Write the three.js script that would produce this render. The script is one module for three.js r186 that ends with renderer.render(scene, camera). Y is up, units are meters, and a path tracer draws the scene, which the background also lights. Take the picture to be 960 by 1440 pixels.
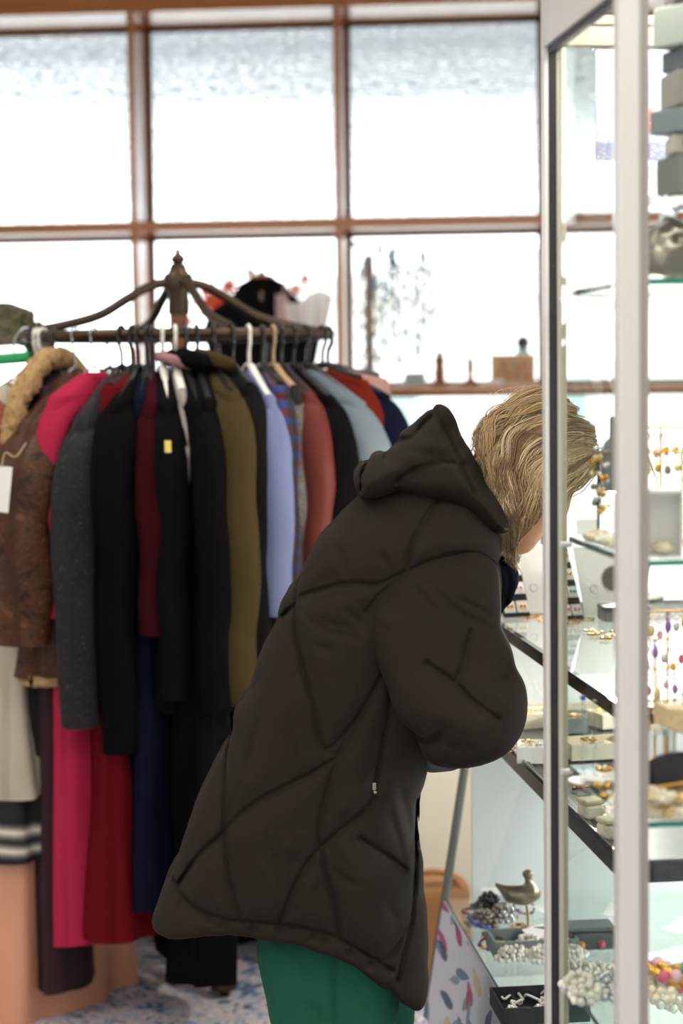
import * as THREE from 'three';
import { mergeGeometries } from 'three/addons/utils/BufferGeometryUtils.js';
import { RoundedBoxGeometry } from 'three/addons/geometries/RoundedBoxGeometry.js';
import { ImprovedNoise } from 'three/addons/math/ImprovedNoise.js';
import { RectAreaLightUniformsLib } from 'three/addons/lights/RectAreaLightUniformsLib.js';
RectAreaLightUniformsLib.init();

// ---------------------------------------------------------------- camera, sky, lights, exposure
const FOCAL = 2600;                                   // focal length in pixels of the 960 x 1440 frame
const scene = new THREE.Scene();
const camera = new THREE.PerspectiveCamera(2 * Math.atan(720 / FOCAL) * 180 / Math.PI, 960 / 1440, 0.05, 200);
camera.rotation.order = 'YXZ';
camera.position.set(0, 1.5, 0);
camera.rotation.set(-Math.atan(195 / FOCAL), 0, -0.012);
camera.focus = 3.05;
camera.userData.fStop = 2.6;
camera.updateMatrixWorld(true);
const renderer = new THREE.WebGLRenderer();
renderer.toneMapping = THREE.LinearToneMapping;
renderer.toneMappingExposure = 1.0;
renderer.shadowMap.enabled = true;
const SKY = 4.4;
scene.background = new THREE.Color().setRGB(SKY * 0.97, SKY, SKY * 1.03);
const CEILING = 2.95;
const PANELS = [[-1.5, 0.6], [0.5, 0.6], [-1.5, -1.5], [0.5, -1.5], [-1.4, -3.9], [0.6, -4.3]];
for (const [x, z] of PANELS) {
  const l = new THREE.RectAreaLight(new THREE.Color().setRGB(1, 0.95, 0.88), 7.5, 1.2, 0.6);
  l.position.set(x, CEILING - 0.075, z); l.lookAt(x, 0, z); l.name = 'ceiling_panel_light'; scene.add(l);
}

// ---------------------------------------------------------------- helpers
let seed = 7;
const rnd = () => { seed = (seed + 0x6D2B79F5) | 0; let t = Math.imul(seed ^ (seed >>> 15), 1 | seed); t = (t + Math.imul(t ^ (t >>> 7), 61 | t)) ^ t; return ((t ^ (t >>> 14)) >>> 0) / 4294967296; };
const rr = (a, b) => a + (b - a) * rnd();
const V = (x, y, z) => new THREE.Vector3(x, y, z);
const perlin = new ImprovedNoise();
const noise = (x, y, z = 0) => perlin.noise(x + 31.7, y + 17.3, z + 5.1);
const lerp = THREE.MathUtils.lerp, clamp = THREE.MathUtils.clamp, smooth = (a, b, x) => { const t = clamp((x - a) / (b - a), 0, 1); return t * t * (3 - 2 * t); };
// world point that lies at depth D behind picture position (px, py); used once to survey real positions
const at = (px, py, D) => { const d = V((px - 480) / FOCAL, (720 - py) / FOCAL, -1).applyQuaternion(camera.quaternion); return d.multiplyScalar(D / -d.z).add(camera.position); };
const used = {};
function numbered(name) { const n = used[name] = (used[name] ?? -1) + 1; return n ? name + '_' + String(n).padStart(3, '0') : name; }
const geoOf = (g) => Array.isArray(g) ? (g.length === 1 ? g[0] : mergeGeometries(g.map((x) => { let y = x.index ? x.toNonIndexed() : x; for (const k of Object.keys(y.attributes)) if (!['position', 'normal', 'uv'].includes(k)) y.deleteAttribute(k); if (!y.attributes.uv) y.setAttribute('uv', new THREE.BufferAttribute(new Float32Array(y.attributes.position.count * 2), 2)); return y; }))) : g;
function obj(name, g, m, parent) { const o = new THREE.Mesh(geoOf(g), m); o.castShadow = o.receiveShadow = true; o.name = parent ? name : numbered(name); (parent || scene).add(o); return o; }
function thing(name, label, category, pos = [0, 0, 0], turn = 0, group) { const o = new THREE.Group(); o.name = numbered(name); scene.add(o); o.position.set(...pos); o.rotation.y = turn; o.userData = { label, category }; if (group) o.userData.group = group; return o; }
function tag(o, label, category, group) { o.userData.label = label; o.userData.category = category; if (group) o.userData.group = group; return o; }
function struct(name, g, m) { const o = obj(name, g, m); o.name = name; o.userData.kind = 'structure'; return o; }
const bx = (w, h, d, x = 0, y = 0, z = 0) => new THREE.BoxGeometry(w, h, d).translate(x, y, z);
const rb = (w, h, d, r, x = 0, y = 0, z = 0, s = 2) => new RoundedBoxGeometry(w, h, d, s, Math.min(r, w / 2.01, h / 2.01, d / 2.01)).translate(x, y, z);
const tube = (pts, r, seg = 24, rad = 8, closed = false) => new THREE.TubeGeometry(new THREE.CatmullRomCurve3(pts, closed, 'centripetal'), seg, r, rad, closed);
const lathe = (pts, seg = 24) => new THREE.LatheGeometry(pts.map(([x, y]) => new THREE.Vector2(x, y)), seg);
const ball = (r, x = 0, y = 0, z = 0, w = 10, h = 7) => new THREE.SphereGeometry(r, w, h).translate(x, y, z);
const cyl = (r1, r2, h, x = 0, y = 0, z = 0, s = 16) => new THREE.CylinderGeometry(r1, r2, h, s).translate(x, y, z);
const S = (hex) => new THREE.Color(hex);
const mat = (hex, roughness = 0.7, extra = {}) => new THREE.MeshPhysicalMaterial({ color: S(hex), roughness, ...extra });

// grid surface: f(u, v) -> [x, y, z]; closedU wraps
function sheet(nu, nv, f, closedU = false, uvs = [1, 1]) {
  const pos = [], uv = [], idx = [], cols = closedU ? nu : nu + 1;
  for (let j = 0; j <= nv; j++) for (let i = 0; i < cols; i++) { pos.push(...f(i / nu, j / nv)); uv.push(i / nu * uvs[0], j / nv * uvs[1]); }
  for (let j = 0; j < nv; j++) for (let i = 0; i < nu; i++) { const a = j * cols + i, b = j * cols + (i + 1) % cols, c = a + cols, d = b + cols; idx.push(a, c, b, b, c, d); }
  const g = new THREE.BufferGeometry(); g.setAttribute('position', new THREE.Float32BufferAttribute(pos, 3)); g.setAttribute('uv', new THREE.Float32BufferAttribute(uv, 2)); g.setIndex(idx); g.computeVertexNormals(); return g;
}
// surface nets: field(i, j, k) sampled on a grid, negative inside
function nets(min, max, cell, f, uvOf) {
  const n = [0, 1, 2].map((a) => Math.ceil((max[a] - min[a]) / cell) + 1), [nx, ny, nz] = n, F = new Float32Array(nx * ny * nz), sy = nx, sz = nx * ny;
  for (let k = 0; k < nz; k++) for (let j = 0; j < ny; j++) for (let i = 0; i < nx; i++) F[i + j * sy + k * sz] = f(min[0] + i * cell, min[1] + j * cell, min[2] + k * cell, i, j, k);
  const id = new Int32Array(nx * ny * nz).fill(-1), pos = [], nor = [], uv = [], idx = [];
  const g = (x, y, z) => { const i = clamp(Math.floor(x), 0, nx - 2), j = clamp(Math.floor(y), 0, ny - 2), k = clamp(Math.floor(z), 0, nz - 2), a = x - i, b = y - j, c = z - k, o = i + j * sy + k * sz; return lerp(lerp(lerp(F[o], F[o + 1], a), lerp(F[o + sy], F[o + sy + 1], a), b), lerp(lerp(F[o + sz], F[o + sz + 1], a), lerp(F[o + sy + sz], F[o + sy + sz + 1], a), b), c); };
  const E = [[0, 1], [2, 3], [4, 5], [6, 7], [0, 2], [1, 3], [4, 6], [5, 7], [0, 4], [1, 5], [2, 6], [3, 7]];
  for (let k = 0; k < nz - 1; k++) for (let j = 0; j < ny - 1; j++) for (let i = 0; i < nx - 1; i++) {
    const o = i + j * sy + k * sz, c = [F[o], F[o + 1], F[o + sy], F[o + sy + 1], F[o + sz], F[o + sz + 1], F[o + sy + sz], F[o + sy + sz + 1]];
    let m = 0; for (let q = 0; q < 8; q++) if (c[q] < 0) m |= 1 << q;
    if (m === 0 || m === 255) continue;
    let x = 0, y = 0, z = 0, t = 0;
    for (const [a, b] of E) if ((c[a] < 0) !== (c[b] < 0)) { const s = c[a] / (c[a] - c[b]); x += lerp(a & 1, b & 1, s); y += lerp((a >> 1) & 1, (b >> 1) & 1, s); z += lerp(a >> 2, b >> 2, s); t++; }
    x = x / t + i; y = y / t + j; z = z / t + k;
    id[o] = pos.length / 3; const P = [min[0] + x * cell, min[1] + y * cell, min[2] + z * cell]; pos.push(...P);
    const N = V(g(x + 1, y, z) - g(x - 1, y, z), g(x, y + 1, z) - g(x, y - 1, z), g(x, y, z + 1) - g(x, y, z - 1)).normalize(); nor.push(N.x, N.y, N.z);
    uv.push(P[0] + P[2] * 0.6, P[1] + P[2] * 0.25);
  }
  const quad = (a, b, c, d, flip) => { if (flip) idx.push(a, c, b, a, d, c); else idx.push(a, b, c, a, c, d); };
  for (let k = 1; k < nz - 1; k++) for (let j = 1; j < ny - 1; j++) for (let i = 1; i < nx - 1; i++) {
    const o = i + j * sy + k * sz, s = F[o] < 0;
    if (s !== (F[o + 1] < 0)) quad(id[o], id[o - sy], id[o - sy - sz], id[o - sz], s);
    if (s !== (F[o + sy] < 0)) quad(id[o], id[o - sz], id[o - sz - 1], id[o - 1], s);
    if (s !== (F[o + sz] < 0)) quad(id[o], id[o - 1], id[o - 1 - sy], id[o - sy], s);
  }
  // orient by normals
  const A = V(), B = V(), C = V();
  for (let q = 0; q < idx.length; q += 3) { A.fromArray(pos, idx[q] * 3); B.fromArray(pos, idx[q + 1] * 3); C.fromArray(pos, idx[q + 2] * 3); const nn = B.sub(A).cross(C.sub(A)); if (nn.x * nor[idx[q] * 3] + nn.y * nor[idx[q] * 3 + 1] + nn.z * nor[idx[q] * 3 + 2] < 0) { const t = idx[q + 1]; idx[q + 1] = idx[q + 2]; idx[q + 2] = t; } }
  const G = new THREE.BufferGeometry(); G.setAttribute('position', new THREE.Float32BufferAttribute(pos, 3)); G.setAttribute('normal', new THREE.Float32BufferAttribute(nor, 3)); G.setAttribute('uv', new THREE.Float32BufferAttribute(uv, 2)); G.setIndex(idx); return G;
}
const smin = (a, b, k) => { const h = Math.max(k - Math.abs(a - b), 0) / k; return Math.min(a, b) - h * h * k * 0.25; };
function capsule(p, a, b, ra, rb_) { const pa = V().subVectors(p, a), ba = V().subVectors(b, a), h = clamp(pa.dot(ba) / ba.dot(ba), 0, 1); return pa.addScaledVector(ba, -h).length() - lerp(ra, rb_, h); }

// textures
function dataTex(n, f, srgb = true, rep = [1, 1], h = n) {
  const d = new Uint8Array(n * h * 4);
  for (let y = 0; y < h; y++) for (let x = 0; x < n; x++) { const c = f(x / n, y / h), o = (y * n + x) * 4; for (let q = 0; q < 3; q++) d[o + q] = clamp(c[q], 0, 255); d[o + 3] = 255; }
  const t = new THREE.DataTexture(d, n, h); t.wrapS = t.wrapT = THREE.RepeatWrapping; t.magFilter = THREE.LinearFilter; t.minFilter = THREE.LinearMipmapLinearFilter; t.generateMipmaps = true; if (srgb) t.colorSpace = THREE.SRGBColorSpace; t.repeat.set(...rep); t.needsUpdate = true; return t;
}
// tileable noise
function tnoise(x, y, p, s = 0) { const a = 2 * Math.PI; return noise(Math.cos(x * a) * p + s, Math.sin(x * a) * p + Math.cos(y * a) * p * 0.73, Math.sin(y * a) * p + s * 0.31); }
const rep = (t, a, b) => { const c = t.clone(); c.repeat.set(a, b); c.needsUpdate = true; return c; };
const weaveBump = dataTex(128, (x, y) => { const v = 128 + 60 * Math.sin(x * 32 * Math.PI * 2) * Math.sin(y * 32 * Math.PI * 2) + 40 * tnoise(x, y, 8); return [v, v, v]; }, false);
const woodTex = (a, b) => { const A = S(a), B = S(b); return dataTex(512, (x, y) => { const g = 0.5 + 0.5 * Math.sin((y * 9 + 0.9 * tnoise(x, y, 0.6) * 3) * 6.28) * 0.7 + 0.5 * tnoise(x * 0.5, y, 7, 3) + 0.25 * tnoise(x, y, 2.2, 9), c = A.clone().lerp(B, clamp(g, 0, 1)).convertLinearToSRGB(); return [c.r * 255, c.g * 255, c.b * 255]; }); };
const speckle = (list, p, n = 256) => { const C = list.map(S); return dataTex(n, (x, y) => { let q = clamp(0.5 + 0.8 * tnoise(x, y, p, 2) + 0.5 * tnoise(x, y, p * 3.1, 8), 0, 0.999) * (C.length - 1); const i = Math.floor(q), c = C[i].clone().lerp(C[i + 1], q - i).convertLinearToSRGB(); return [c.r * 255, c.g * 255, c.b * 255]; }); };

// ---------------------------------------------------------------- the room
const plaster = mat('#e9e6df', 0.9), paleWall = mat('#ece8de', 0.85);
const pine = new THREE.MeshPhysicalMaterial({ map: rep(woodTex('#9c5a26', '#bd7636'), 1, 2), roughness: 0.3, clearcoat: 0.5, clearcoatRoughness: 0.18 });
const beadWood = mat('#6b3a20', 0.5);
const clearPane = new THREE.MeshPhysicalMaterial({ color: S('#fbfdfc'), transmission: 1, thickness: 0, roughness: 0, ior: 1.5 });
const rippleBump = dataTex(512, (x, y) => { const v = 128 + 90 * tnoise(x, y, 4.5, 1) + 60 * tnoise(x * 1, y, 8, 4) + 20 * tnoise(x, y, 15, 7); return [v, v, v]; }, false, [2, 2.6]);
const ripplePane = new THREE.MeshPhysicalMaterial({ color: S('#f4f9fb'), transmission: 1, thickness: 0.006, roughness: 0.015, ior: 1.48, bumpMap: rippleBump, bumpScale: 0.006 });

const carpetMap = speckle(['#566a90', '#97a6c4', '#cdd6e6', '#d8bcc6', '#eef0f4', '#7a7489', '#bac8de'], 4, 512); carpetMap.repeat.set(1.1, 1.6);
struct('floor', new THREE.BoxGeometry(5.6, 0.1, 10.4).translate(0, -0.05, -2.4), new THREE.MeshStandardMaterial({ map: rep(carpetMap, 4, 9), roughness: 0.95, bumpMap: rep(weaveBump, 60, 110), bumpScale: 0.002 }));
struct('ceiling', new THREE.BoxGeometry(5.6, 0.12, 10.4).translate(0, CEILING + 0.06, -2.4), plaster);
struct('wall_left', new THREE.BoxGeometry(0.12, CEILING, 10.4).translate(-2.74, CEILING / 2, -2.4), plaster);
struct('wall_right', new THREE.BoxGeometry(0.12, CEILING, 10.4).translate(2.74, CEILING / 2, -2.4), plaster);
struct('wall_back', [bx(1.7, CEILING, 0.12, -1.85, CEILING / 2, 2.66), bx(1.7, CEILING, 0.12, 1.85, CEILING / 2, 2.66), bx(2.0, 0.8, 0.12, 0, 0.4, 2.66), bx(2.0, 0.55, 0.12, 0, CEILING - 0.275, 2.66)], plaster);
{ // shop front behind the photographer
  const g = new THREE.Group(); g.name = 'window_2'; g.userData.kind = 'structure'; g.position.set(0, 0, 2.66); scene.add(g);
  for (let i = 0; i <= 2; i++) obj('mullion', bx(0.06, 1.6, 0.1, -1 + i, 1.6, 0), pine, g);
  for (let i = 0; i < 2; i++) obj('pane', bx(0.94, 1.6, 0.001, -0.5 + i, 1.6, 0), clearPane, g);
}
for (const [x, z] of PANELS) {
  const t = thing('ceiling_light', 'flat white rectangular light panel on the ceiling', 'light', [x, CEILING, z], 0, 'ceiling light panels');
  obj('frame', [bx(1.26, 0.05, 0.03, 0, -0.03, 0.315), bx(1.26, 0.05, 0.03, 0, -0.03, -0.315), bx(0.03, 0.05, 0.6, 0.615, -0.03, 0), bx(0.03, 0.05, 0.6, -0.615, -0.03, 0)], plaster, t);
  obj('diffuser', bx(1.2, 0.03, 0.6, 0, -0.035, 0), new THREE.MeshStandardMaterial({ color: 0xffffff, emissive: new THREE.Color().setRGB(1, 0.95, 0.88), emissiveIntensity: 2 }), t);
}

// the window wall, slightly turned; its own axes: x along it, z towards the room
const WALL = new THREE.Group(); WALL.name = 'window_1'; WALL.userData.kind = 'structure'; WALL.position.set(0, 0, -7); WALL.rotation.y = -0.0883; scene.add(WALL); WALL.updateMatrixWorld(true);
function onWall(px, py, z = 0) { // point of the window wall's plane
  const d = V((px - 480) / FOCAL, (720 - py) / FOCAL, -1).applyQuaternion(camera.quaternion), inv = WALL.matrixWorld.clone().invert();
  const o = camera.position.clone().applyMatrix4(inv), e = d.transformDirection(inv); return o.addScaledVector(e, (z - o.z) / e.z);
}
const POST0 = onWall(471, 310).x, PITCH = (onWall(762, 305).x - onWall(181, 311).x) / 2, FD = 0.3, PT = 0.025;
const hHead = onWall(480, 13).y, hT1 = onWall(480, 306).y, hT0 = onWall(480, 321).y, hS1 = onWall(600, 543).y, hS0 = onWall(600, 553).y, hLow = 0.5;
const K0 = -3, K1 = 4, sL = POST0 + K0 * PITCH, sR = POST0 + K1 * PITCH;
const wpine = (m) => m;
{
  const mid = (sL + sR) / 2, W = sR - sL;
  obj('header', rb(W + 0.2, 0.16, FD + 0.06, 0.004, mid, hHead + 0.08, -FD / 2 + 0.03), pine, WALL);
  obj('transom', rb(W, hT1 - hT0, FD + 0.012, 0.003, mid, (hT1 + hT0) / 2, -FD / 2 + 0.006), pine, WALL);
  obj('window_sill', rb(W, hS1 - hS0, FD + 0.16, 0.004, mid, (hS1 + hS0) / 2, -FD / 2 + 0.08), pine, WALL);
  for (let k = K0; k <= K1; k++) {
    const x = POST0 + k * PITCH + PT / 2;
    obj('mullion', bx(PT, hHead - hT1, FD, x, (hHead + hT1) / 2, -FD / 2), pine, WALL);
    obj('mullion', bx(PT, hT0 - hS1, FD, x, (hT0 + hS1) / 2, -FD / 2), pine, WALL);
    obj('mullion', bx(PT, hS0 - hLow, FD, x, (hS0 + hLow) / 2, -FD / 2), pine, WALL);
  }
  for (let k = K0; k < K1; k++) {
    const a = POST0 + k * PITCH + PT, b = POST0 + (k + 1) * PITCH, x = (a + b) / 2, w = b - a;
    for (const [y0, y1, kind] of [[hT1, hHead, 1], [hS1, hT0, 0], [hLow, hS0, 0]]) {
      const bz = -FD + 0.035, q = 0.018, y = (y0 + y1) / 2, h = y1 - y0;
      obj('bead', [bx(w, q, 0.02, x, y1 - q / 2, bz), bx(w, q, 0.02, x, y0 + q / 2, bz), bx(q, h, 0.02, a + q / 2, y, bz), bx(q, h, 0.02, b - q / 2, y, bz)], beadWood, WALL);
      obj('pane', bx(w, h, kind ? 0.006 : 0.0005, x, y, -FD + 0.012), kind ? ripplePane : clearPane, WALL);
    }
  }
  const wallAt = (g, name) => { const o = struct(name, g, paleWall); o.position.copy(WALL.position); o.rotation.copy(WALL.rotation); return o; };
  wallAt([bx(6.4, hLow, FD, 0, hLow / 2, -FD / 2), bx(6.4, CEILING - hHead - 0.16 + 0.1, FD, 0, (hHead + 0.16 + CEILING + 0.1) / 2, -FD / 2), bx(0.7, 3, FD, sL - 0.35, 1.5, -FD / 2), bx(0.7, 3, FD, sR + PT + 0.35, 1.5, -FD / 2)], 'wall_front');
}
// outdoors
struct('ground', bx(60, 0.1, 60, 0, -0.16, 0), mat('#c9c7c0', 0.9));
{
  const o = struct('porch_roof', [bx(7, 0.06, 2.5, 0, 0, -1.25)], mat('#adb7c0', 0.8)); o.position.copy(WALL.position).add(V(-0.03, 2.99, -0.3)); o.rotation.set(-0.125, WALL.rotation.y, 0, 'YXZ');
  const t = thing('house', 'pale rendered house across the street seen through the window', 'building', [at(840, 600, 22).x, -0.11, -23], -0.1);
  const whiteR = mat('#f2f0ec', 0.9);
  obj('wall', bx(9, 2.5, 3, 0, 1.25, 0), whiteR, t); 
  obj('roof', new THREE.CylinderGeometry(0.1, 1.9, 0.7, 4, 1).rotateY(Math.PI / 4).scale(3.7, 1, 1.3).translate(0, 2.82, 0), mat('#b9b6b2', 0.9), t);
  for (const x of [-2.2, -0.22, 2]) { const w = obj('window', bx(0.5, 0.75, 0.04, x, 1.05, 1.51), mat('#e4e7e6', 0.6), t); obj('pane', bx(0.36, 0.6, 0.02, x, 1.05, 1.53), mat('#9fb0b0', 0.15), w); }
}

// ---------------------------------------------------------------- the round clothes rack
const bronze = mat('#4a3c30', 0.42, { metalness: 0.75 }), darkSteel = mat('#2e2826', 0.35, { metalness: 0.7 });
const rackWood = new THREE.MeshPhysicalMaterial({ map: rep(woodTex('#5b2f16', '#84481f'), 1, 1), roughness: 0.4, clearcoat: 0.3 });
const RD = 4.6, RC = at(252, 473, RD), RH = RC.y, RR = 0.375;
{
  const t = thing('clothes_rack', 'round bronze clothes rack with turned wooden post, finial and curved arms', 'clothes rack', [RC.x, 0, RC.z]);
  const yTop = at(245, 350, RD).y - 0.0, c = at(245, 400, RD).y;
  obj('post', lathe([[0, 0.12], [0.03, 0.12], [0.03, 0.3], [0.024, 0.33], [0.024, 1.2], [0.031, 1.23], [0.026, 1.27], [0.022, 1.4], [0.027, 1.5], [0.022, 1.56], [0.023, c - 0.06], [0.02, c]], 20), rackWood, t);
  const col = obj('collar', lathe([[0.022, c - 0.075], [0.027, c - 0.07], [0.025, c - 0.02], [0.036, c - 0.012], [0.036, c + 0.022], [0.024, c + 0.03], [0.017, c + 0.05], [0, c + 0.052]], 24), bronze, t);
  obj('finial', lathe([[0, yTop], [0.006, yTop], [0.007, yTop - 0.012], [0.016, yTop - 0.02], [0.019, yTop - 0.026], [0.012, yTop - 0.036], [0.008, yTop - 0.045], [0.013, yTop - 0.058], [0.016, c + 0.035], [0.019, c + 0.03]], 20), bronze, t);
  for (let k = 0; k < 4; k++) {
    const a = (24 + 90 * k) * Math.PI / 180, P = (r, y) => V(r * Math.sin(a), y, r * Math.cos(a));
    obj('arm', tube([P(0.03, c + 0.004), P(0.07, c - 0.004), P(0.13, c - 0.035), P(0.2, c - 0.075), P(0.29, c - 0.1), P(RR, RH + 0.012)], 0.0115, 28, 10), bronze, t);
    const l = obj('leg', tube([P(0.02, 0.26), P(0.06, 0.24), P(0.13, 0.17), P(0.21, 0.135), P(0.235, 0.1), P(0.24, 0.05)], 0.017, 24, 10), darkSteel, t);
    obj('foot', lathe([[0, 0.062], [0.016, 0.06], [0.03, 0.045], [0.035, 0.026], [0.03, 0.018], [0.012, 0.012], [0.012, 0], [0, 0]], 18).translate(...P(0.24, 0).toArray()), bronze, l);
  }
  obj('ring', tube(Array.from({ length: 36 }, (_, i) => V(RR * Math.sin(i / 18 * Math.PI), RH, RR * Math.cos(i / 18 * Math.PI))), 0.0115, 90, 8, true), bronze, t);
  obj('base_hub', lathe([[0, 0.1], [0.04, 0.1], [0.045, 0.14], [0.036, 0.3], [0, 0.3]], 18), darkSteel, t);
}
const fabric = (hex, rough = 0.85, extra = {}) => new THREE.MeshPhysicalMaterial({ color: S(hex).multiplyScalar(0.66), roughness: rough, bumpMap: rep(weaveBump, 14, 14), bumpScale: 0.0012, specularIntensity: 0.12, ...extra });
const hookMats = { black: mat('#151516', 0.35), white: mat('#e6e2da', 0.4), chrome: mat('#b9bcc0', 0.25, { metalness: 0.9 }), wood: mat('#a98a68', 0.5), green: mat('#0e9a55', 0.4) };
function ringAt(px, side = 1) { let s = 0, c = side; for (let i = 0; i < 8; i++) { s = clamp((px - 252) * (RD - RR * c) / FOCAL / RR, -0.999, 0.999); c = side * Math.sqrt(1 - s * s); } return V(RC.x + RR * s, RH, RC.z + RR * c); }
function makeHanger(t, w, slope, m, kind) {
  const b = [V(-w, -0.075 - slope * w, 0), V(-w * 0.5, -0.08 - slope * w * 0.42, 0), V(0, -0.075, 0), V(w * 0.5, -0.08 - slope * w * 0.42, 0), V(w, -0.075 - slope * w, 0)];
  const r = 0.0125, pts = []; for (let a = -30; a <= 200; a += 23) pts.push(V(r * 1.15 * Math.cos(a * Math.PI / 180), 0.003 + r * 1.1 * Math.sin(a * Math.PI / 180), 0));
  obj('hook', tube([...pts.reverse(), V(0.012, -0.022, 0), V(0.002, -0.04, 0), V(0, -0.078, 0)].map((p) => p.multiplyScalar(1)), kind === 'chrome' ? 0.0025 : 0.0045, 22, 6), m, t);
  obj('shoulder_bar', tube(b, kind === 'chrome' ? 0.003 : 0.008, 20, 8).scale(1, 1, 1.2), m, t);
}
function sleeveGeo(w, yS, len, rx, rz, out, fold, ph, slope) {
  const c = new THREE.CatmullRomCurve3([V(w - 0.085, yS + 0.06 * slope + 0.012 - rx * 0.9, 0), V(w - 0.035, yS + 0.02 * slope - rx * 0.82, 0), V(w - 0.004, yS - 0.045 - rx * 0.6, 0), V(w + out, yS - 0.13, 0), V(w + out * 1.4, lerp(yS, -len, 0.5), 0), V(w + out * 0.6, -len, 0)], false, 'centripetal'), N = 30, P = c.getSpacedPoints(N), T = P.map((p, i) => V().subVectors(P[Math.min(i + 1, N)], P[Math.max(i - 1, 0)]).normalize());
  return sheet(20, N, (u, v) => {
    const i = Math.round(v * N), a = u * 2 * Math.PI, p = P[i], t = T[i], n = V(-t.y, t.x, 0), k = lerp(1.06, 0.84, v) * (i === 0 ? 0.3 : 1);
    const wob = 1 + fold * (0.3 * Math.sin(v * 13 + ph + a) * smooth(0.1, 0.4, v) + 0.35 * noise(v * 7, Math.cos(a) + ph, Math.sin(a)) * smooth(0.05, 0.3, v));
    return [p.x + n.x * rx * k * wob * Math.cos(a), p.y + n.y * rx * k * wob * Math.cos(a), rz * k * wob * Math.sin(a)];
  }, true, [1, len * 3]);
}
function makeGarment(t, o) {
  const w = o.w ?? 0.19, slope = o.slope ?? 0.36, hem = -o.hem, thick = o.thick ?? 0.045, flare = o.flare ?? 0.02, fold = o.fold ?? 0.35, ph = o.ph ?? rr(0, 6), n = o.n ?? 5, y0 = -0.08;
  const yS = y0 - slope * w - 0.01, m = o.m;
  const body = sheet(44, 34, (u, v) => {
    const a = u * 2 * Math.PI, s = v < 0.22 ? v / 0.22 : 1, q = v < 0.22 ? 0 : (v - 0.22) / 0.78;
    const W = s < 1 ? lerp(0.04, w, s) : w + (o.sleeve ? -0.035 : 0) * smooth(0, 0.15, q) + flare * q, T = s < 1 ? lerp(0.012, thick * 0.75, Math.sqrt(s)) : lerp(thick * 0.75, thick + (o.tflare ?? flare * 0.8), q);
    const y = s < 1 ? y0 - slope * (W - 0.04) - 0.006 : lerp(yS, hem, q), c = Math.cos(a), si = Math.sin(a), sp = (x, e) => Math.sign(x) * Math.pow(Math.abs(x), e);
    const f = fold * smooth(0, 0.5, q) * (Math.sin(n * a + ph + 1.2 * Math.sin(q * 3 + ph)) * 0.55 + noise(c * 2 + ph, q * 4, si * 2) * 0.7);
    return [W * sp(c, 0.72) * (1 + f * 0.12), y + (v > 0.999 ? 0.006 * Math.sin(3 * a + ph) : 0), T * sp(si, 0.8) * (1 + f)];
  }, true, [1.2, 2]);
  obj(o.bodyName ?? 'body', body, m, t);
  if (o.sleeve) for (const sgn of [1, -1]) {
    const g = sleeveGeo(w, yS, o.sleeve, o.srx ?? 0.04, o.srz ?? 0.055, o.out ?? 0.012, o.sfold ?? 0.32, ph, slope);
    obj('sleeve', sgn > 0 ? g : g.rotateY(Math.PI), o.sleeveMat ?? m, t);
  }
  if (o.collar) obj('collar', tube(Array.from({ length: 13 }, (_, i) => { const a = i / 12 * Math.PI * 1.7 - Math.PI * 0.35; return V(0.06 * Math.cos(a), y0 + 0.015 + 0.012 * Math.sin(a), 0.035 * Math.sin(a)); }), o.collar, 30, 8), o.collarMat ?? m, t);
  return t;
}
// a hanger with its garment: hook and shoulder given as surveyed positions, garment turned accordingly
function hang(name, label, cat, hookPx, shPx, o, hangerKind = 'black') {
  const p = ringAt(hookPx, o.side ?? 1), w = (o.w ?? 0.19) + 0.02, Dh = -p.z; let sn = 0, cs = o.side ?? 1;
  for (let i = 0; i < 8; i++) { sn = clamp(((shPx - 480) / FOCAL * (Dh - w * cs) - p.x) / w, -0.98, 0.98); cs = (o.side ?? 1) * Math.sqrt(1 - sn * sn); }
  const turn = Math.atan2(sn, cs) - Math.PI / 2, Ds = Dh - w * cs;
  const yOf = (py) => RH - at(shPx, py, Ds).y;
  const t = thing(name, label, cat, [p.x, RH, p.z], turn, 'clothes on the round rack');
  makeGarment(t, { ...o, hem: yOf(o.hem), sleeve: o.sleeve ? yOf(o.sleeve) : 0 });
  const h = thing('clothes_hanger', 'slim ' + hangerKind + ' hanger holding the ' + label.split(' ').slice(0, 6).join(' '), 'hanger', [p.x, RH, p.z], turn, 'hangers on the round rack');
  makeHanger(h, Math.max(0.1, (o.w ?? 0.19) - 0.03), o.slope ?? 0.36, hookMats[hangerKind], hangerKind);
  return t;
}
const leatherMap = speckle(['#24130a', '#3f2413', '#50301b', '#351e10', '#5c3a22'], 2, 256);
const leather = new THREE.MeshPhysicalMaterial({ map: leatherMap, roughness: 0.5, specularIntensity: 0.45, bumpMap: rep(weaveBump, 3, 3), bumpScale: 0.001 });
const fur = new THREE.MeshStandardMaterial({ map: speckle(['#6b5233', '#9a7a4c', '#b8996a', '#7d6340'], 9, 128), roughness: 1 });
const tweed = new THREE.MeshStandardMaterial({ map: dataTex(256, (x, y) => { const b = 12 + 14 * (Math.sin(x * 201) * Math.sin(y * 201) > 0.2 ? 1 : 0) + 40 * Math.max(0, tnoise(x, y, 7, 3)) + 150 * Math.max(0, tnoise(x, y, 12, 8) - 0.25); return [b * 0.8, b * 0.77, b * 0.73]; }), roughness: 0.95 });
const satin = (h) => mat(h, 0.32, { sheen: 0.5, sheenColor: S('#ffe0c8') });
const velvet = (h, s) => mat(h, 0.9, { sheen: 1, sheenRoughness: 0.35, sheenColor: S(s) });

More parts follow.
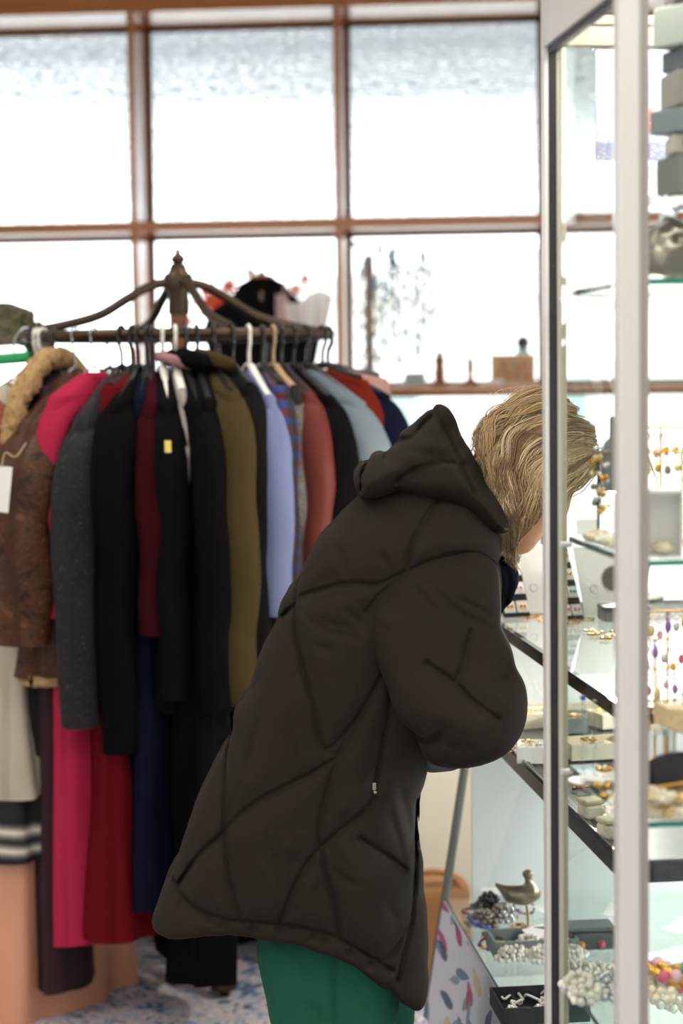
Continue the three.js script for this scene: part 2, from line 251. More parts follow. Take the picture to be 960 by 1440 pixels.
// left side, from the far left round to the right
const camo = new THREE.MeshStandardMaterial({ map: speckle(['#1d2320', '#3b3f2a', '#77704a', '#23282c', '#4d4a30'], 2.2, 128), roughness: 0.9 });
hang('blouse', 'salmon pink plush top at the left end of rack', 'top', 52, -14, { m: fabric('#b06a52', 0.95), w: 0.2, hem: 860, sleeve: 800, srx: 0.05, srz: 0.065, slope: 0.3 });
const shear = hang('leather_jacket', 'brown leather shearling jacket with fur collar and price tag', 'jacket', 122, 26, { m: leather, w: 0.22, hem: 962, sleeve: 905, srx: 0.06, srz: 0.08, thick: 0.085, slope: 0.7, sfold: 0.35, fold: 0.3 }, 'chrome');
{ // fur collar, shoulder seam and hem
  const fuzz = (pts, r, seed2) => { const g = tube(pts, r, 60, 12); const p = g.attributes.position; for (let i = 0; i < p.count; i++) { const n = 0.35 * r * noise(p.getX(i) * 160 + seed2, p.getY(i) * 160, p.getZ(i) * 160) + 0.25 * r * noise(p.getX(i) * 60, p.getY(i) * 60, p.getZ(i) * 60 + seed2); p.setXYZ(i, p.getX(i) + n, p.getY(i) + n * 1.2, p.getZ(i) + n); } g.computeVertexNormals(); return g; };
  obj('fur_collar', fuzz([V(-0.1, -0.13, 0.03), V(-0.05, -0.06, 0.05), V(0.04, -0.055, 0.045), V(0.12, -0.1, 0.045), V(0.17, -0.17, 0.05), V(0.185, -0.25, 0.055)], 0.024, 1), fur, shear);
  obj('collar_flap', sheet(14, 8, (u, v) => [lerp(-0.03, 0.17, u), -0.065 - 0.11 * u * u - v * (0.06 + 0.03 * u), 0.058 + 0.014 * Math.sin(v * 2.4)]), leather, shear);
  const body = shear.children[0].geometry; body.computeBoundingBox(); const y = body.boundingBox.min.y;
  obj('fur_hem', fuzz(Array.from({ length: 17 }, (_, i) => { const a = i / 16 * 2 * Math.PI; return V(0.2 * Math.cos(a), y + 0.004, 0.09 * Math.sin(a)); }), 0.013, 5), fur, shear);
  obj('fur_seam', fuzz([V(0.2, -0.27, 0.045), V(0.222, -0.4, 0.09), V(0.225, -0.55, 0.075), V(0.19, -0.62, 0.1)], 0.012, 9), fur, shear);
}
hang('gown', 'ivory lace gown with peach satin skirt reaching the carpet', 'dress', 72, 10, { m: satin('#cf9270'), w: 0.1, hem: 1425, tflare: 0.035, flare: 0.13, thick: 0.06, n: 7, fold: 0.42, slope: 0.3, side: 1 }, 'white');
const lace = fabric('#d9cdb6', 0.9), striped = new THREE.MeshStandardMaterial({ map: dataTex(64, (x, y) => (y > 0.925 && y < 0.945) || (y > 0.965 && y < 0.975) ? [222, 214, 196] : [16, 15, 17]), roughness: 0.85 }); striped.map.repeat.set(1, 0.5);
hang('lace_blouse', 'ivory ruffled lace blouse showing below the leather jacket', 'blouse', 62, 2, { m: lace, w: 0.17, hem: 1118, flare: 0.07, tflare: 0.05, thick: 0.085, n: 9, fold: 0.5, slope: 0.3 }, 'white');
hang('striped_skirt', 'black skirt with white bands above the satin hem', 'skirt', 60, 4, { m: striped, w: 0.165, hem: 1208, flare: 0.075, tflare: 0.055, thick: 0.08, n: 7, fold: 0.35, slope: 0.3 });
hang('velvet_gown', 'long dark maroon velvet gown beside the pink coat', 'dress', 90, 62, { m: velvet('#26060c', '#6c1826'), w: 0.15, hem: 1398, flare: 0.035, thick: 0.035, n: 5, fold: 0.3 });
hang('wool_coat', 'hot pink wool coat with long straight panels', 'coat', 150, 64, { m: fabric('#d23458', 0.9), w: 0.185, hem: 1338, sleeve: 868, srx: 0.03, srz: 0.036, thick: 0.05, slope: 0.42, fold: 0.1, flare: 0.03, n: 4 }, 'chrome');
hang('tweed_coat', 'black and grey flecked tweed coat with long sleeves', 'coat', 190, 101, { m: tweed, w: 0.2, hem: 990, sleeve: 1022, srx: 0.048, srz: 0.052, thick: 0.06, slope: 0.72, sfold: 0.12 });
hang('red_dress', 'long scarlet wool dress behind the tweed coat', 'dress', 205, 146, { m: fabric('#74121a', 0.85), w: 0.15, hem: 1322, flare: 0.05, thick: 0.05 });
hang('black_coat', 'plain black coat next to the tweed coat', 'coat', 214, 158, { m: fabric('#0c0c0d'), w: 0.19, hem: 1240, sleeve: 1060, srx: 0.04, srz: 0.05, slope: 0.5 });
hang('navy_dress', 'long dark navy dress hanging under the maroon cardigan', 'dress', 226, 196, { m: fabric('#11172b'), w: 0.17, hem: 1284, flare: 0.03, thick: 0.035, slope: 0.5 });
hang('cardigan', 'maroon knitted cardigan with red lining edge', 'cardigan', 232, 212, { m: fabric('#431019', 0.95), w: 0.185, hem: 880, sleeve: 893, srx: 0.035, srz: 0.036, thick: 0.045, slope: 0.55 });
hang('grey_coat', 'charcoal black coat with small yellow tag', 'coat', 248, 240, { m: fabric('#111112'), w: 0.19, hem: 1005, sleeve: 985, srx: 0.035, srz: 0.04, thick: 0.045, slope: 0.5 }, 'white');
hang('cream_blouse', 'cream blouse with pale pink collar squeezed between black coats', 'blouse', 266, 262, { m: fabric('#d8cfc2', 0.8), w: 0.17, hem: 690, sleeve: 680, srx: 0.02, srz: 0.014, thick: 0.02, slope: 0.4, collar: 0.012, collarMat: fabric('#c9969a') }, 'white');
hang('black_gown', 'floor-length black evening gown with ragged hem', 'dress', 280, 284, { m: fabric('#08080a', 0.8), w: 0.2, hem: 1392, flare: 0.02, thick: 0.06, n: 7, fold: 0.5, slope: 0.5, collar: 0.016 });
hang('black_blazer', 'black blazer with upturned pointed collar', 'jacket', 296, 300, { m: fabric('#0b0b0c', 0.75), w: 0.2, hem: 1010, sleeve: 1000, srx: 0.04, srz: 0.045, slope: 0.45, collar: 0.02 });
hang('olive_coat', 'olive brown cotton coat with open collar', 'coat', 318, 334, { m: fabric('#55472a', 0.85), w: 0.195, hem: 985, sleeve: 990, srx: 0.042, srz: 0.048, thick: 0.05, slope: 0.35, collar: 0.018, sfold: 0.35 }, 'black');
hang('charcoal_jacket', 'soft charcoal jacket beside the lavender top', 'jacket', 344, 362, { m: fabric('#1d1b1b'), w: 0.18, hem: 960, sleeve: 930, srx: 0.035, srz: 0.035, slope: 0.3 });
hang('lavender_top', 'pale lavender blue top with loose sleeve', 'top', 366, 388, { m: fabric('#8d98c2', 0.8), w: 0.19, hem: 800, sleeve: 865, srx: 0.04, srz: 0.042, thick: 0.04, slope: 0.45, sfold: 0.15 }, 'white');
hang('plaid_shirt', 'dark plaid shirt with blue and red checks', 'shirt', 384, 405, { m: new THREE.MeshStandardMaterial({ map: dataTex(64, (x, y) => { const a = (x * 4 % 1) < 0.4, b = (y * 8 % 1) < 0.4; return a && b ? [35, 60, 120] : a ? [96, 26, 24] : b ? [24, 26, 44] : [18, 16, 18]; }), roughness: 0.9 }), w: 0.18, hem: 880, sleeve: 850, srx: 0.03, srz: 0.03, slope: 0.3 });
hang('denim_jacket', 'black denim jacket with grey frayed edge', 'jacket', 398, 424, { m: fabric('#3b3a38', 0.95), w: 0.18, hem: 900, sleeve: 880, srx: 0.022, srz: 0.03, slope: 0.35, sleeveMat: new THREE.MeshStandardMaterial({ map: speckle(['#4a4742', '#77716a', '#2b2a29', '#8d887f'], 7, 128), roughness: 0.95 }) }, 'wood');
hang('leather_blazer', 'rust red leather blazer with smooth sleeve', 'jacket', 408, 446, { m: mat('#59231d', 0.62, { specularIntensity: 0.35 }), w: 0.19, hem: 1000, sleeve: 960, srx: 0.04, srz: 0.042, slope: 0.4, sfold: 0.25 });
hang('black_jumper', 'black jumper between leather blazer and grey knit', 'top', 424, 478, { m: fabric('#0a0a0b'), w: 0.2, hem: 1000, sleeve: 980, srx: 0.04, srz: 0.05, slope: 0.45 });
hang('grey_knit', 'pale blue grey knitted top with drooping shoulder', 'top', 440, 524, { m: fabric('#84929b', 0.9), w: 0.2, hem: 900, sleeve: 850, srx: 0.055, srz: 0.06, thick: 0.06, slope: 0.52, sfold: 0.2 });
hang('rust_shirt', 'rust red shirt near the right end of rack', 'shirt', 458, 528, { m: fabric('#7c2518', 0.9), w: 0.16, hem: 900, sleeve: 800, slope: 0.25, srx: 0.03, srz: 0.04 }, 'black');
hang('navy_jumper', 'dark navy jumper at the right end of rack', 'top', 463, 562, { m: fabric('#11152c', 0.95), w: 0.2, hem: 900, sleeve: 850, srx: 0.04, srz: 0.06, slope: 0.42 });
hang('pink_blouse', 'pale pink blouse folded over hanger behind navy jumper', 'blouse', 456, 560, { m: fabric('#d3a49c', 0.85), w: 0.17, hem: 760, slope: 0.2, side: -1, thick: 0.03 }, 'black');
// far side of the rack
const backs = [['#111113', 'black velvet jacket on the far side of rack', 70, 900], ['#1a1420', 'dark plum dress on the far side of rack', 140, 1250], ['#0d0e10', 'long black skirt suit on the far side of rack', 215, 1300], ['#181512', 'dark brown overcoat on the far side of rack', 290, 1280], ['#101318', 'blue black raincoat on the far side of rack', 360, 1200], ['#1c1010', 'dark wine dress on the far side of rack', 425, 1220]];
for (const [c, l, px, hem] of backs) hang('dark_garment', l, 'garment', px, 252 + (px - 252) * 1.35, { m: fabric(c), w: 0.19, hem, sleeve: hem > 1000 ? 960 : 850, side: -1, flare: 0.04, thick: 0.07 });
{ // camouflage shirt and its green hanger on a rail beyond the left edge
  const p = at(-6, 470, 5.0), t = thing('camouflage_shirt', 'camouflage patterned shirt hanging at the far left by window', 'shirt', [p.x, at(0, 380, 5).y, p.z], 0.4);
  makeGarment(t, { m: camo, w: 0.11, hem: 0.2, slope: 0.35, thick: 0.06, fold: 0.2, sleeve: 0.19, srx: 0.03, srz: 0.04 });
  const q = at(2, 505, 4.5), h = thing('green_hanger', 'bright green plastic hanger at the left end of rack', 'hanger', [q.x, q.y, q.z], 0.1);
  obj('shoulder_bar', rb(0.16, 0.028, 0.02, 0.01).rotateZ(0.07), hookMats.green, h);
  obj('hook', tube([V(0.03, 0.01, 0), V(0.035, 0.05, 0), V(0.06, 0.075, 0), V(0.085, 0.06, 0)], 0.003, 16, 6), hookMats.chrome, h);
}
{ // tags
  const p = at(3, 688, 4.0), t = thing('price_tag', 'white card price tag on string at the leather jacket', 'tag', [p.x, p.y, p.z], 0);
  obj('card', rb(0.036, 0.1, 0.0012, 0.004).rotateZ(-0.12), mat('#ece8e0', 0.7), t);
  obj('string', tube([V(0.0, 0.048, 0.001), V(0.01, 0.08, 0.002), V(0.03, 0.07, 0.003), V(0.055, 0.1, 0.003)], 0.0016, 16, 5), mat('#b9a488', 0.9), t);
  const q = at(236, 628, 3.98); obj('paper_tag', rb(0.014, 0.026, 0.001, 0.003), mat('#e8d56a', 0.6)).position.copy(q);
  tag(scene.children[scene.children.length - 1], 'tiny yellow paper tag pinned to black coat', 'tag');
}

// ---------------------------------------------------------------- the person bending over the counter
const PD = 3.22, PZ = -PD;
const person = thing('person', 'blonde person in a dark quilted coat and green trousers bending over the counter', 'person', [at(440, 1400, PD).x, 0, PZ]);
const PX = person.position.x;
const M2 = ([px, py, dz = 0]) => { const p = at(px, py, PD - dz); return [p.x - PX, p.y]; };
const polyPx = (s, dz = 0) => s.map((p) => M2([p[0], p[1], p[2] ?? dz]));
function sdPoly(P, x, y) { let d = 1e9, s = 1; for (let i = 0, j = P.length - 1; i < P.length; j = i++) { const ex = P[j][0] - P[i][0], ey = P[j][1] - P[i][1], wx = x - P[i][0], wy = y - P[i][1], t = clamp((wx * ex + wy * ey) / (ex * ex + ey * ey), 0, 1), bx_ = wx - ex * t, by = wy - ey * t; d = Math.min(d, bx_ * bx_ + by * by); const c1 = y >= P[i][1], c2 = y < P[j][1], c3 = ex * wy > ey * wx; if ((c1 && c2 && c3) || (!c1 && !c2 && !c3)) s = -s; } return s * Math.sqrt(d); }
let lineAt = 0;
function sdLine(P, x, y) { let d = 1e9; lineAt = 0; for (let i = 0; i + 1 < P.length; i++) { const ex = P[i + 1][0] - P[i][0], ey = P[i + 1][1] - P[i][1], wx = x - P[i][0], wy = y - P[i][1], t = clamp((wx * ex + wy * ey) / (ex * ex + ey * ey), 0, 1); const e = Math.hypot(wx - ex * t, wy - ey * t); if (e < d) { d = e; lineAt = (i + t) / (P.length - 1); } } return d; }
function roundPoly(P, n = 4) { const c = new THREE.CatmullRomCurve3(P.map(([x, y]) => V(x, y, 0)), true, 'centripetal'); return c.getPoints(P.length * n).slice(0, -1).map((p) => [p.x, p.y]); }
const roundLine = (P) => P.length < 3 ? P : new THREE.CatmullRomCurve3(P.map(([x, y]) => V(x, y, 0)), false, 'centripetal').getPoints(P.length * 4).map((p) => [p.x, p.y]);
const pillow = (s, q, h, r) => { const a = s + r, b = q - h + r; return Math.min(Math.max(a, b), 0) + Math.hypot(Math.max(a, 0), Math.max(b, 0)) - r; };
// a padded garment piece: side outline blown up to a depth, quilted along its seams and creased along its folds
function padded(o) {
  const P = roundPoly(polyPx(o.outline, o.dz)), seams = (o.seams ?? []).map((s) => roundLine(polyPx(s, o.ds ?? o.dz))), folds = (o.folds ?? []).map((s) => roundLine(polyPx(s, o.ds ?? o.dz))), cell = o.cell ?? 0.0034, pad = 0.035;
  const xs = P.map((p) => p[0]), ys = P.map((p) => p[1]), min = [Math.min(...xs) - pad, Math.min(...ys) - pad, o.z0], max = [Math.max(...xs) + pad, Math.max(...ys) + pad, o.z1];
  const nx = Math.ceil((max[0] - min[0]) / cell) + 1, ny = Math.ceil((max[1] - min[1]) / cell) + 1, A = new Float32Array(nx * ny), B = new Float32Array(nx * ny), A2 = new Float32Array(nx * ny), P2 = o.cut && roundPoly(polyPx(o.cut));
  for (let j = 0; j < ny; j++) for (let i = 0; i < nx; i++) {
    const x = min[0] + i * cell, y = min[1] + j * cell, q = j * nx + i; A[q] = sdPoly(P, x, y);
    let d = 1e9, f = 0; for (const s of seams) d = Math.min(d, sdLine(s, x, y)); for (const s of folds) { const e = sdLine(s, x, y); f = Math.max(f, Math.exp(-((e / 0.0075) ** 2)) * Math.sin(Math.PI * clamp(lineAt, 0.03, 0.97))); }
    // small puckers run out of every seam
    const wob = noise(x * 38, y * 38, o.z0 * 9), wob2 = noise(x * 14, y * 22, 3.3);
    B[q] = 0.008 * Math.exp(-((d / 0.0036) ** 2)) - (o.puff ?? 0.008) * (1 - Math.exp(-((d / 0.022) ** 2))) + 0.003 * wob * Math.exp(-((d / 0.03) ** 2)) + 0.0035 * wob2 + 0.0062 * f + 0.0016 * noise(x * 60 + y * 20, y * 34 - x * 12, 1) * (0.4 + Math.max(0, noise(x * 6, y * 6, 9)) * 2);
    if (P2) A2[q] = sdPoly(P2, x, y);
  }
  return nets(min, max, cell, (x, y, z, i, j) => { const q = j * nx + i, c = z - o.zc(x, y); const e = pillow(o.cut ? A2[q] : A[q], Math.abs(c), o.h(x, y), o.r); return (o.cut ? -smin(-e, -A[q], 0.03) : e) + B[q] * smooth(0, 0.05, Math.abs(c) + 0.02) + (o.extra ? o.extra(x, y, z) : 0); });
}
const coatMat = new THREE.MeshPhysicalMaterial({ color: S('#251f1a'), roughness: 0.85, bumpMap: rep(weaveBump, 18, 18), bumpScale: 0.0004, sheen: 0.15, sheenRoughness: 0.5, sheenColor: S('#6a5f58'), specularIntensity: 0.25 });
const yPx = (py) => M2([480, py])[1];
const coat = obj('coat', padded({
  z0: -0.29, z1: 0.29, r: 0.155, ds: 0.19,
  outline: [[560, 655], [640, 660], [690, 712], [699, 760], [702, 820], [694, 900], [650, 990], [604, 1050], [595, 1120], [594, 1200], [597, 1290], [594, 1384, 0.04], [586, 1393, 0.06], [568, 1390, 0.12], [548, 1384, 0.17], [515, 1359, 0.19], [470, 1331, 0.19], [420, 1316, 0.19], [370, 1308, 0.19], [300, 1302, 0.17], [246, 1298, 0.1], [221, 1277, 0.02], [233, 1240], [257, 1178], [292, 1088], [331, 1000], [365, 905], [396, 840], [432, 775], [478, 722], [510, 690]],
  cut: [[560, 655], [640, 660], [690, 712], [699, 760], [702, 820], [694, 900], [650, 990], [604, 1050], [595, 1120], [594, 1200], [598, 1290], [600, 1420], [600, 1540], [480, 1560], [300, 1560], [130, 1540], [160, 1430], [205, 1310], [233, 1240], [257, 1178], [292, 1088], [331, 1000], [365, 905], [396, 840], [432, 775], [478, 722], [510, 690]],
  zc: () => 0, h: (x, y) => lerp(0.235, 0.195, smooth(yPx(1250), yPx(800), y)) - 0.06 * smooth(yPx(760), yPx(660), y),
  seams: [
    [[640, 694], [612, 716], [590, 745], [576, 772], [572, 803]], [[414, 849], [445, 836], [489, 822], [532, 822], [572, 803], [620, 785], [667, 783], [698, 800]],
    [[430, 780], [419, 815], [414, 849], [414, 884], [423, 932], [438, 984], [458, 1050], [497, 1015], [524, 971], [541, 940]], [[572, 803], [540, 830], [515, 860]],
    [[410, 862], [384, 892], [353, 945], [336, 995]], [[480, 1059], [427, 1089], [375, 1116], [331, 1151], [314, 1172], [279, 1207], [246, 1258]],
    [[458, 1050], [480, 1059]], [[314, 1050], [314, 1110], [315, 1172], [322, 1225], [337, 1282]], [[526, 1120], [506, 1140], [480, 1159], [449, 1186], [423, 1221], [406, 1260], [392, 1294]],
    [[449, 1186], [462, 1234], [474, 1277], [477, 1312]], [[506, 1172], [541, 1199], [572, 1229]], [[572, 1312], [548, 1340], [530, 1345]],
    [[558, 1380], [569, 1340], [580, 1295], [586, 1225], [589, 1140]], [[240, 1256], [270, 1274], [320, 1284], [370, 1288], [420, 1294], [470, 1306], [515, 1334], [552, 1362]],
    [[541, 944], [508, 1000], [480, 1050], [462, 1100], [452, 1140], [448, 1180]], [[552, 962], [545, 1010], [534, 1070], [524, 1116]]],
  folds: [[[424, 868], [450, 884], [480, 892], [522, 902]], [[470, 768], [480, 788], [492, 815]], [[532, 772], [545, 798]], [[478, 852], [500, 870], [524, 900]], [[436, 905], [455, 913], [470, 910]], 
    [[340, 1100], [352, 1060], [372, 990]], [[300, 1220], [322, 1150], [345, 1080]], [[380, 1140], [388, 1190], [392, 1230]], [[560, 1100], [575, 1160], [583, 1210]], [[545, 1130], [560, 1180], [572, 1225]], [[440, 870], [470, 880], [510, 880]],
    ...[[258, 1270], [300, 1281], [322, 1285], [362, 1289], [404, 1292], [448, 1300], [466, 1306], [498, 1323], [528, 1342]].map(([x, y]) => [[x, y], [x - 5, y + 6], [x - 12, y + 11]]),
    [[330, 1010], [352, 985], [376, 940]], [[400, 1010], [412, 1050], [418, 1085]], [[470, 1210], [490, 1230], [520, 1236]], [[540, 1260], [556, 1290], [560, 1320]], [[590, 740], [620, 745], [650, 765]]],
}), coatMat, person);
coat.userData.label = 'dark brown black quilted puffer coat';
const sleeveOutline = [[576, 800], [617, 785], [667, 783], [698, 806], [703, 850], [701, 882], [714, 912], [719, 940], [731, 965], [732, 1005], [716, 1037], [682, 1060], [640, 1067], [602, 1058], [584, 1035], [562, 996], [540, 942], [523, 900], [516, 862], [540, 830]];
const sleeveSeams = [[[600, 935], [640, 962], [660, 982], [700, 1010]], [[666, 895], [655, 930], [640, 962]], [[582, 1040], [596, 1046], [610, 1042], [620, 1030]]];
const sleeveFolds = [[[588, 806], [604, 826], [622, 848], [648, 868], [680, 884], [702, 902]], [[640, 848], [670, 862], [702, 882]], [[696, 948], [704, 960], [716, 962], [727, 950]], [[664, 905], [690, 930], [712, 938]], [[606, 1044], [640, 1048], [670, 1056]], [[570, 815], [600, 850], [630, 872]]];
const sx0 = yPx(800), sx1 = yPx(990);
for (const s of [1, -1]) obj('sleeve', padded({ dz: 0.2, ds: 0.29, outline: sleeveOutline, seams: sleeveSeams, folds: sleeveFolds, r: 0.085, z0: s > 0 ? -0.02 : -0.36, z1: s > 0 ? 0.36 : 0.02, zc: (x, y) => s * lerp(0.13, 0.215, smooth(sx0, sx1, y)), h: (x, y) => lerp(0.085, 0.1, smooth(sx0, sx1, y)) }), coatMat, coat).userData.label = 'padded coat sleeve';
obj('hood', padded({
  outline: [[617, 569], [630, 577], [642, 608], [657, 638], [668, 668], [682, 698], [700, 735], [688, 734], [664, 712], [630, 694], [590, 685], [556, 683], [526, 690], [508, 694], [500, 680], [501, 662], [516, 644], [540, 634], [560, 612], [585, 594], [606, 574]],
  seams: [[[612, 576], [618, 592], [630, 610], [638, 630], [648, 655], [664, 690]], [[558, 676], [575, 664], [600, 654], [625, 650], [652, 654]], [[541, 648], [556, 626], [582, 616], [600, 596], [612, 586]], [[508, 688], [508, 670], [520, 650]]],
  folds: [[[562, 628], [590, 636], [620, 640], [642, 642]], [[566, 650], [580, 660], [590, 662]], [[545, 632], [565, 622], [585, 622]]],
  r: 0.07, ds: 0.11, z0: -0.2, z1: 0.2, cell: 0.004, zc: () => 0, h: (x, y) => lerp(0.165, 0.07, smooth(yPx(690), yPx(575), y)), puff: 0.009,
}), coatMat, coat).userData.label = 'padded pointed hood lying on the back';
{ // pocket zip, placket zip puller, cuffs
  const zip = mat('#8d8478', 0.35, { metalness: 0.8 }), P = (px, py, z) => { const [x, y] = M2([px, py, z]); return V(x, y, z); };
  obj('zip_pull', [rb(0.006, 0.012, 0.003, 0.001).translate(...P(526, 1106, 0.238).toArray()), ball(0.003, ...P(527, 1114, 0.238).toArray())], zip, coat);
  obj('front_zip_pull', [cyl(0.0035, 0.005, 0.024, ...P(585, 1402, 0.03).toArray()), cyl(0.002, 0.002, 0.02, ...P(584, 1391, 0.03).toArray())], mat('#15140f', 0.5), coat);
  for (const s of [1, -1]) obj('cuff', padded({ dz: 0.1, outline: [[592, 1040], [640, 1046], [656, 1062], [640, 1076], [610, 1081], [594, 1074]], seams: [[[600, 1062], [630, 1064], [650, 1058]]], r: 0.03, cell: 0.004, z0: s > 0 ? 0.02 : -0.18, z1: s > 0 ? 0.18 : -0.02, zc: () => s * 0.1, h: () => 0.055, puff: 0.003 }), mat('#3a4444', 0.6), coat);
}
// scarf under the chin
obj('scarf', padded({ outline: [[690, 770], [712, 786], [726, 806], [722, 834], [706, 858], [694, 862], [680, 820]], seams: [[[700, 780], [712, 815], [705, 850]]], r: 0.05, cell: 0.005, z0: -0.12, z1: 0.12, zc: () => 0, h: () => 0.07, puff: 0.004 }), fabric('#10131f', 0.95), person);
// trousers
const trousers = new THREE.MeshPhysicalMaterial({ color: S('#1b523d'), roughness: 0.85, specularIntensity: 0.3, bumpMap: rep(weaveBump, 20, 20), bumpScale: 0.0006 });
{
  const leg = (outl, z, seams) => padded({ outline: outl, seams, folds: [[[420, 1400], [450, 1420], [440, 1460]]], r: 0.075, cell: 0.0048, dz: z > 0 ? 0.06 : -0.05, ds: z + 0.07, z0: z - 0.15, z1: z + 0.15, zc: () => z, h: () => 0.098, puff: 0.0 });
  obj('trouser_leg', leg([[372, 1290], [556, 1290], [556, 1420], [540, 1500], [520, 1600], [510, 1690], [400, 1690], [392, 1560], [384, 1440]], 0.092, [[[470, 1330], [472, 1450], [468, 1690]]]), trousers, person).userData.label = 'green cotton trouser leg';
  obj('trouser_leg', leg([[420, 1290], [580, 1290], [583, 1400], [578, 1500], [560, 1600], [556, 1690], [450, 1690], [440, 1560], [430, 1440]], -0.09, [[[505, 1330], [508, 1450], [502, 1690]]]), trousers, person);
  for (const [px, z] of [[480, 0.092], [525, -0.09]]) { const [x] = M2([px, 1690]); obj('shoe', [rb(0.27, 0.07, 0.095, 0.035, x + 0.04, 0.045, z, 4), rb(0.28, 0.022, 0.1, 0.01, x + 0.04, 0.011, z), rb(0.11, 0.09, 0.085, 0.03, x - 0.03, 0.09, z, 3)], mat('#1c1a19', 0.5), person); }
}
// body: head, neck, trunk, arms with hands, legs, one mesh
const HF = V(0.6, -0.45, -0.66).normalize(), HU = V(0.4, 0.9, 0).addScaledVector(HF, -V(0.4, 0.9, 0).dot(HF)).normalize(), HR = V().crossVectors(HF, HU), HB = new THREE.Matrix4().makeBasis(HF, HU, HR), [hx, hy] = M2([742, 672]), HC = V(hx, hy, 0);
const toHead = (p) => { const d = V().subVectors(p, HC); return V(d.dot(HF), d.dot(HU), d.dot(HR)); };
const headP = (f, u, z) => HC.clone().addScaledVector(HF, f).addScaledVector(HU, u).addScaledVector(HR, z);
const ell = (p, c, r) => { const x = (p.x - c[0]) / r[0], y = (p.y - c[1]) / r[1], z = (p.z - c[2]) / r[2], k = Math.hypot(x, y, z); return (k - 1) * Math.min(...r); };
const headSdf = (q) => { // head axes: x forward, y up
  const az = Math.abs(q.z); let d = ell(q, [-0.012, 0.032, 0], [0.096, 0.09, 0.077]);
  d = smin(d, ell(q, [0.03, -0.03, 0], [0.057, 0.088, 0.06]), 0.03);                  // face
  d = smin(d, ell(q, [0.052, -0.1, 0], [0.028, 0.022, 0.03]), 0.03);                 // chin
  d = smin(d, capsule(q, V(0.082, 0.012, 0), V(0.1, -0.03, 0), 0.008, 0.0115), 0.014); // nose
  d = smin(d, ell({ x: q.x, y: q.y, z: az }, [0.097, -0.033, 0.011], [0.009, 0.008, 0.008]), 0.008);
  d = smin(d, ell(q, [0.081, -0.06, 0], [0.013, 0.006, 0.022]), 0.008);              // lips
  d = smin(d, ell(q, [0.078, -0.071, 0], [0.013, 0.006, 0.019]), 0.008);
  d = smin(d, ell({ x: q.x, y: q.y, z: az }, [0.062, -0.022, 0.034], [0.02, 0.022, 0.02]), 0.025); // cheek
  d = Math.max(d, -ell({ x: q.x, y: q.y, z: az }, [0.088, 0.006, 0.031], [0.012, 0.01, 0.015]));    // eye hollow
  d = smin(d, ell({ x: q.x, y: q.y, z: az }, [0.072, 0.006, 0.031], [0.0125, 0.0125, 0.0125]), 0.003);
  d = smin(d, ell({ x: q.x, y: q.y, z: az }, [-0.005, -0.005, 0.076], [0.02, 0.032, 0.01]), 0.01);  // ear
  return d;
};
const skin = mat('#cf9872', 0.55);
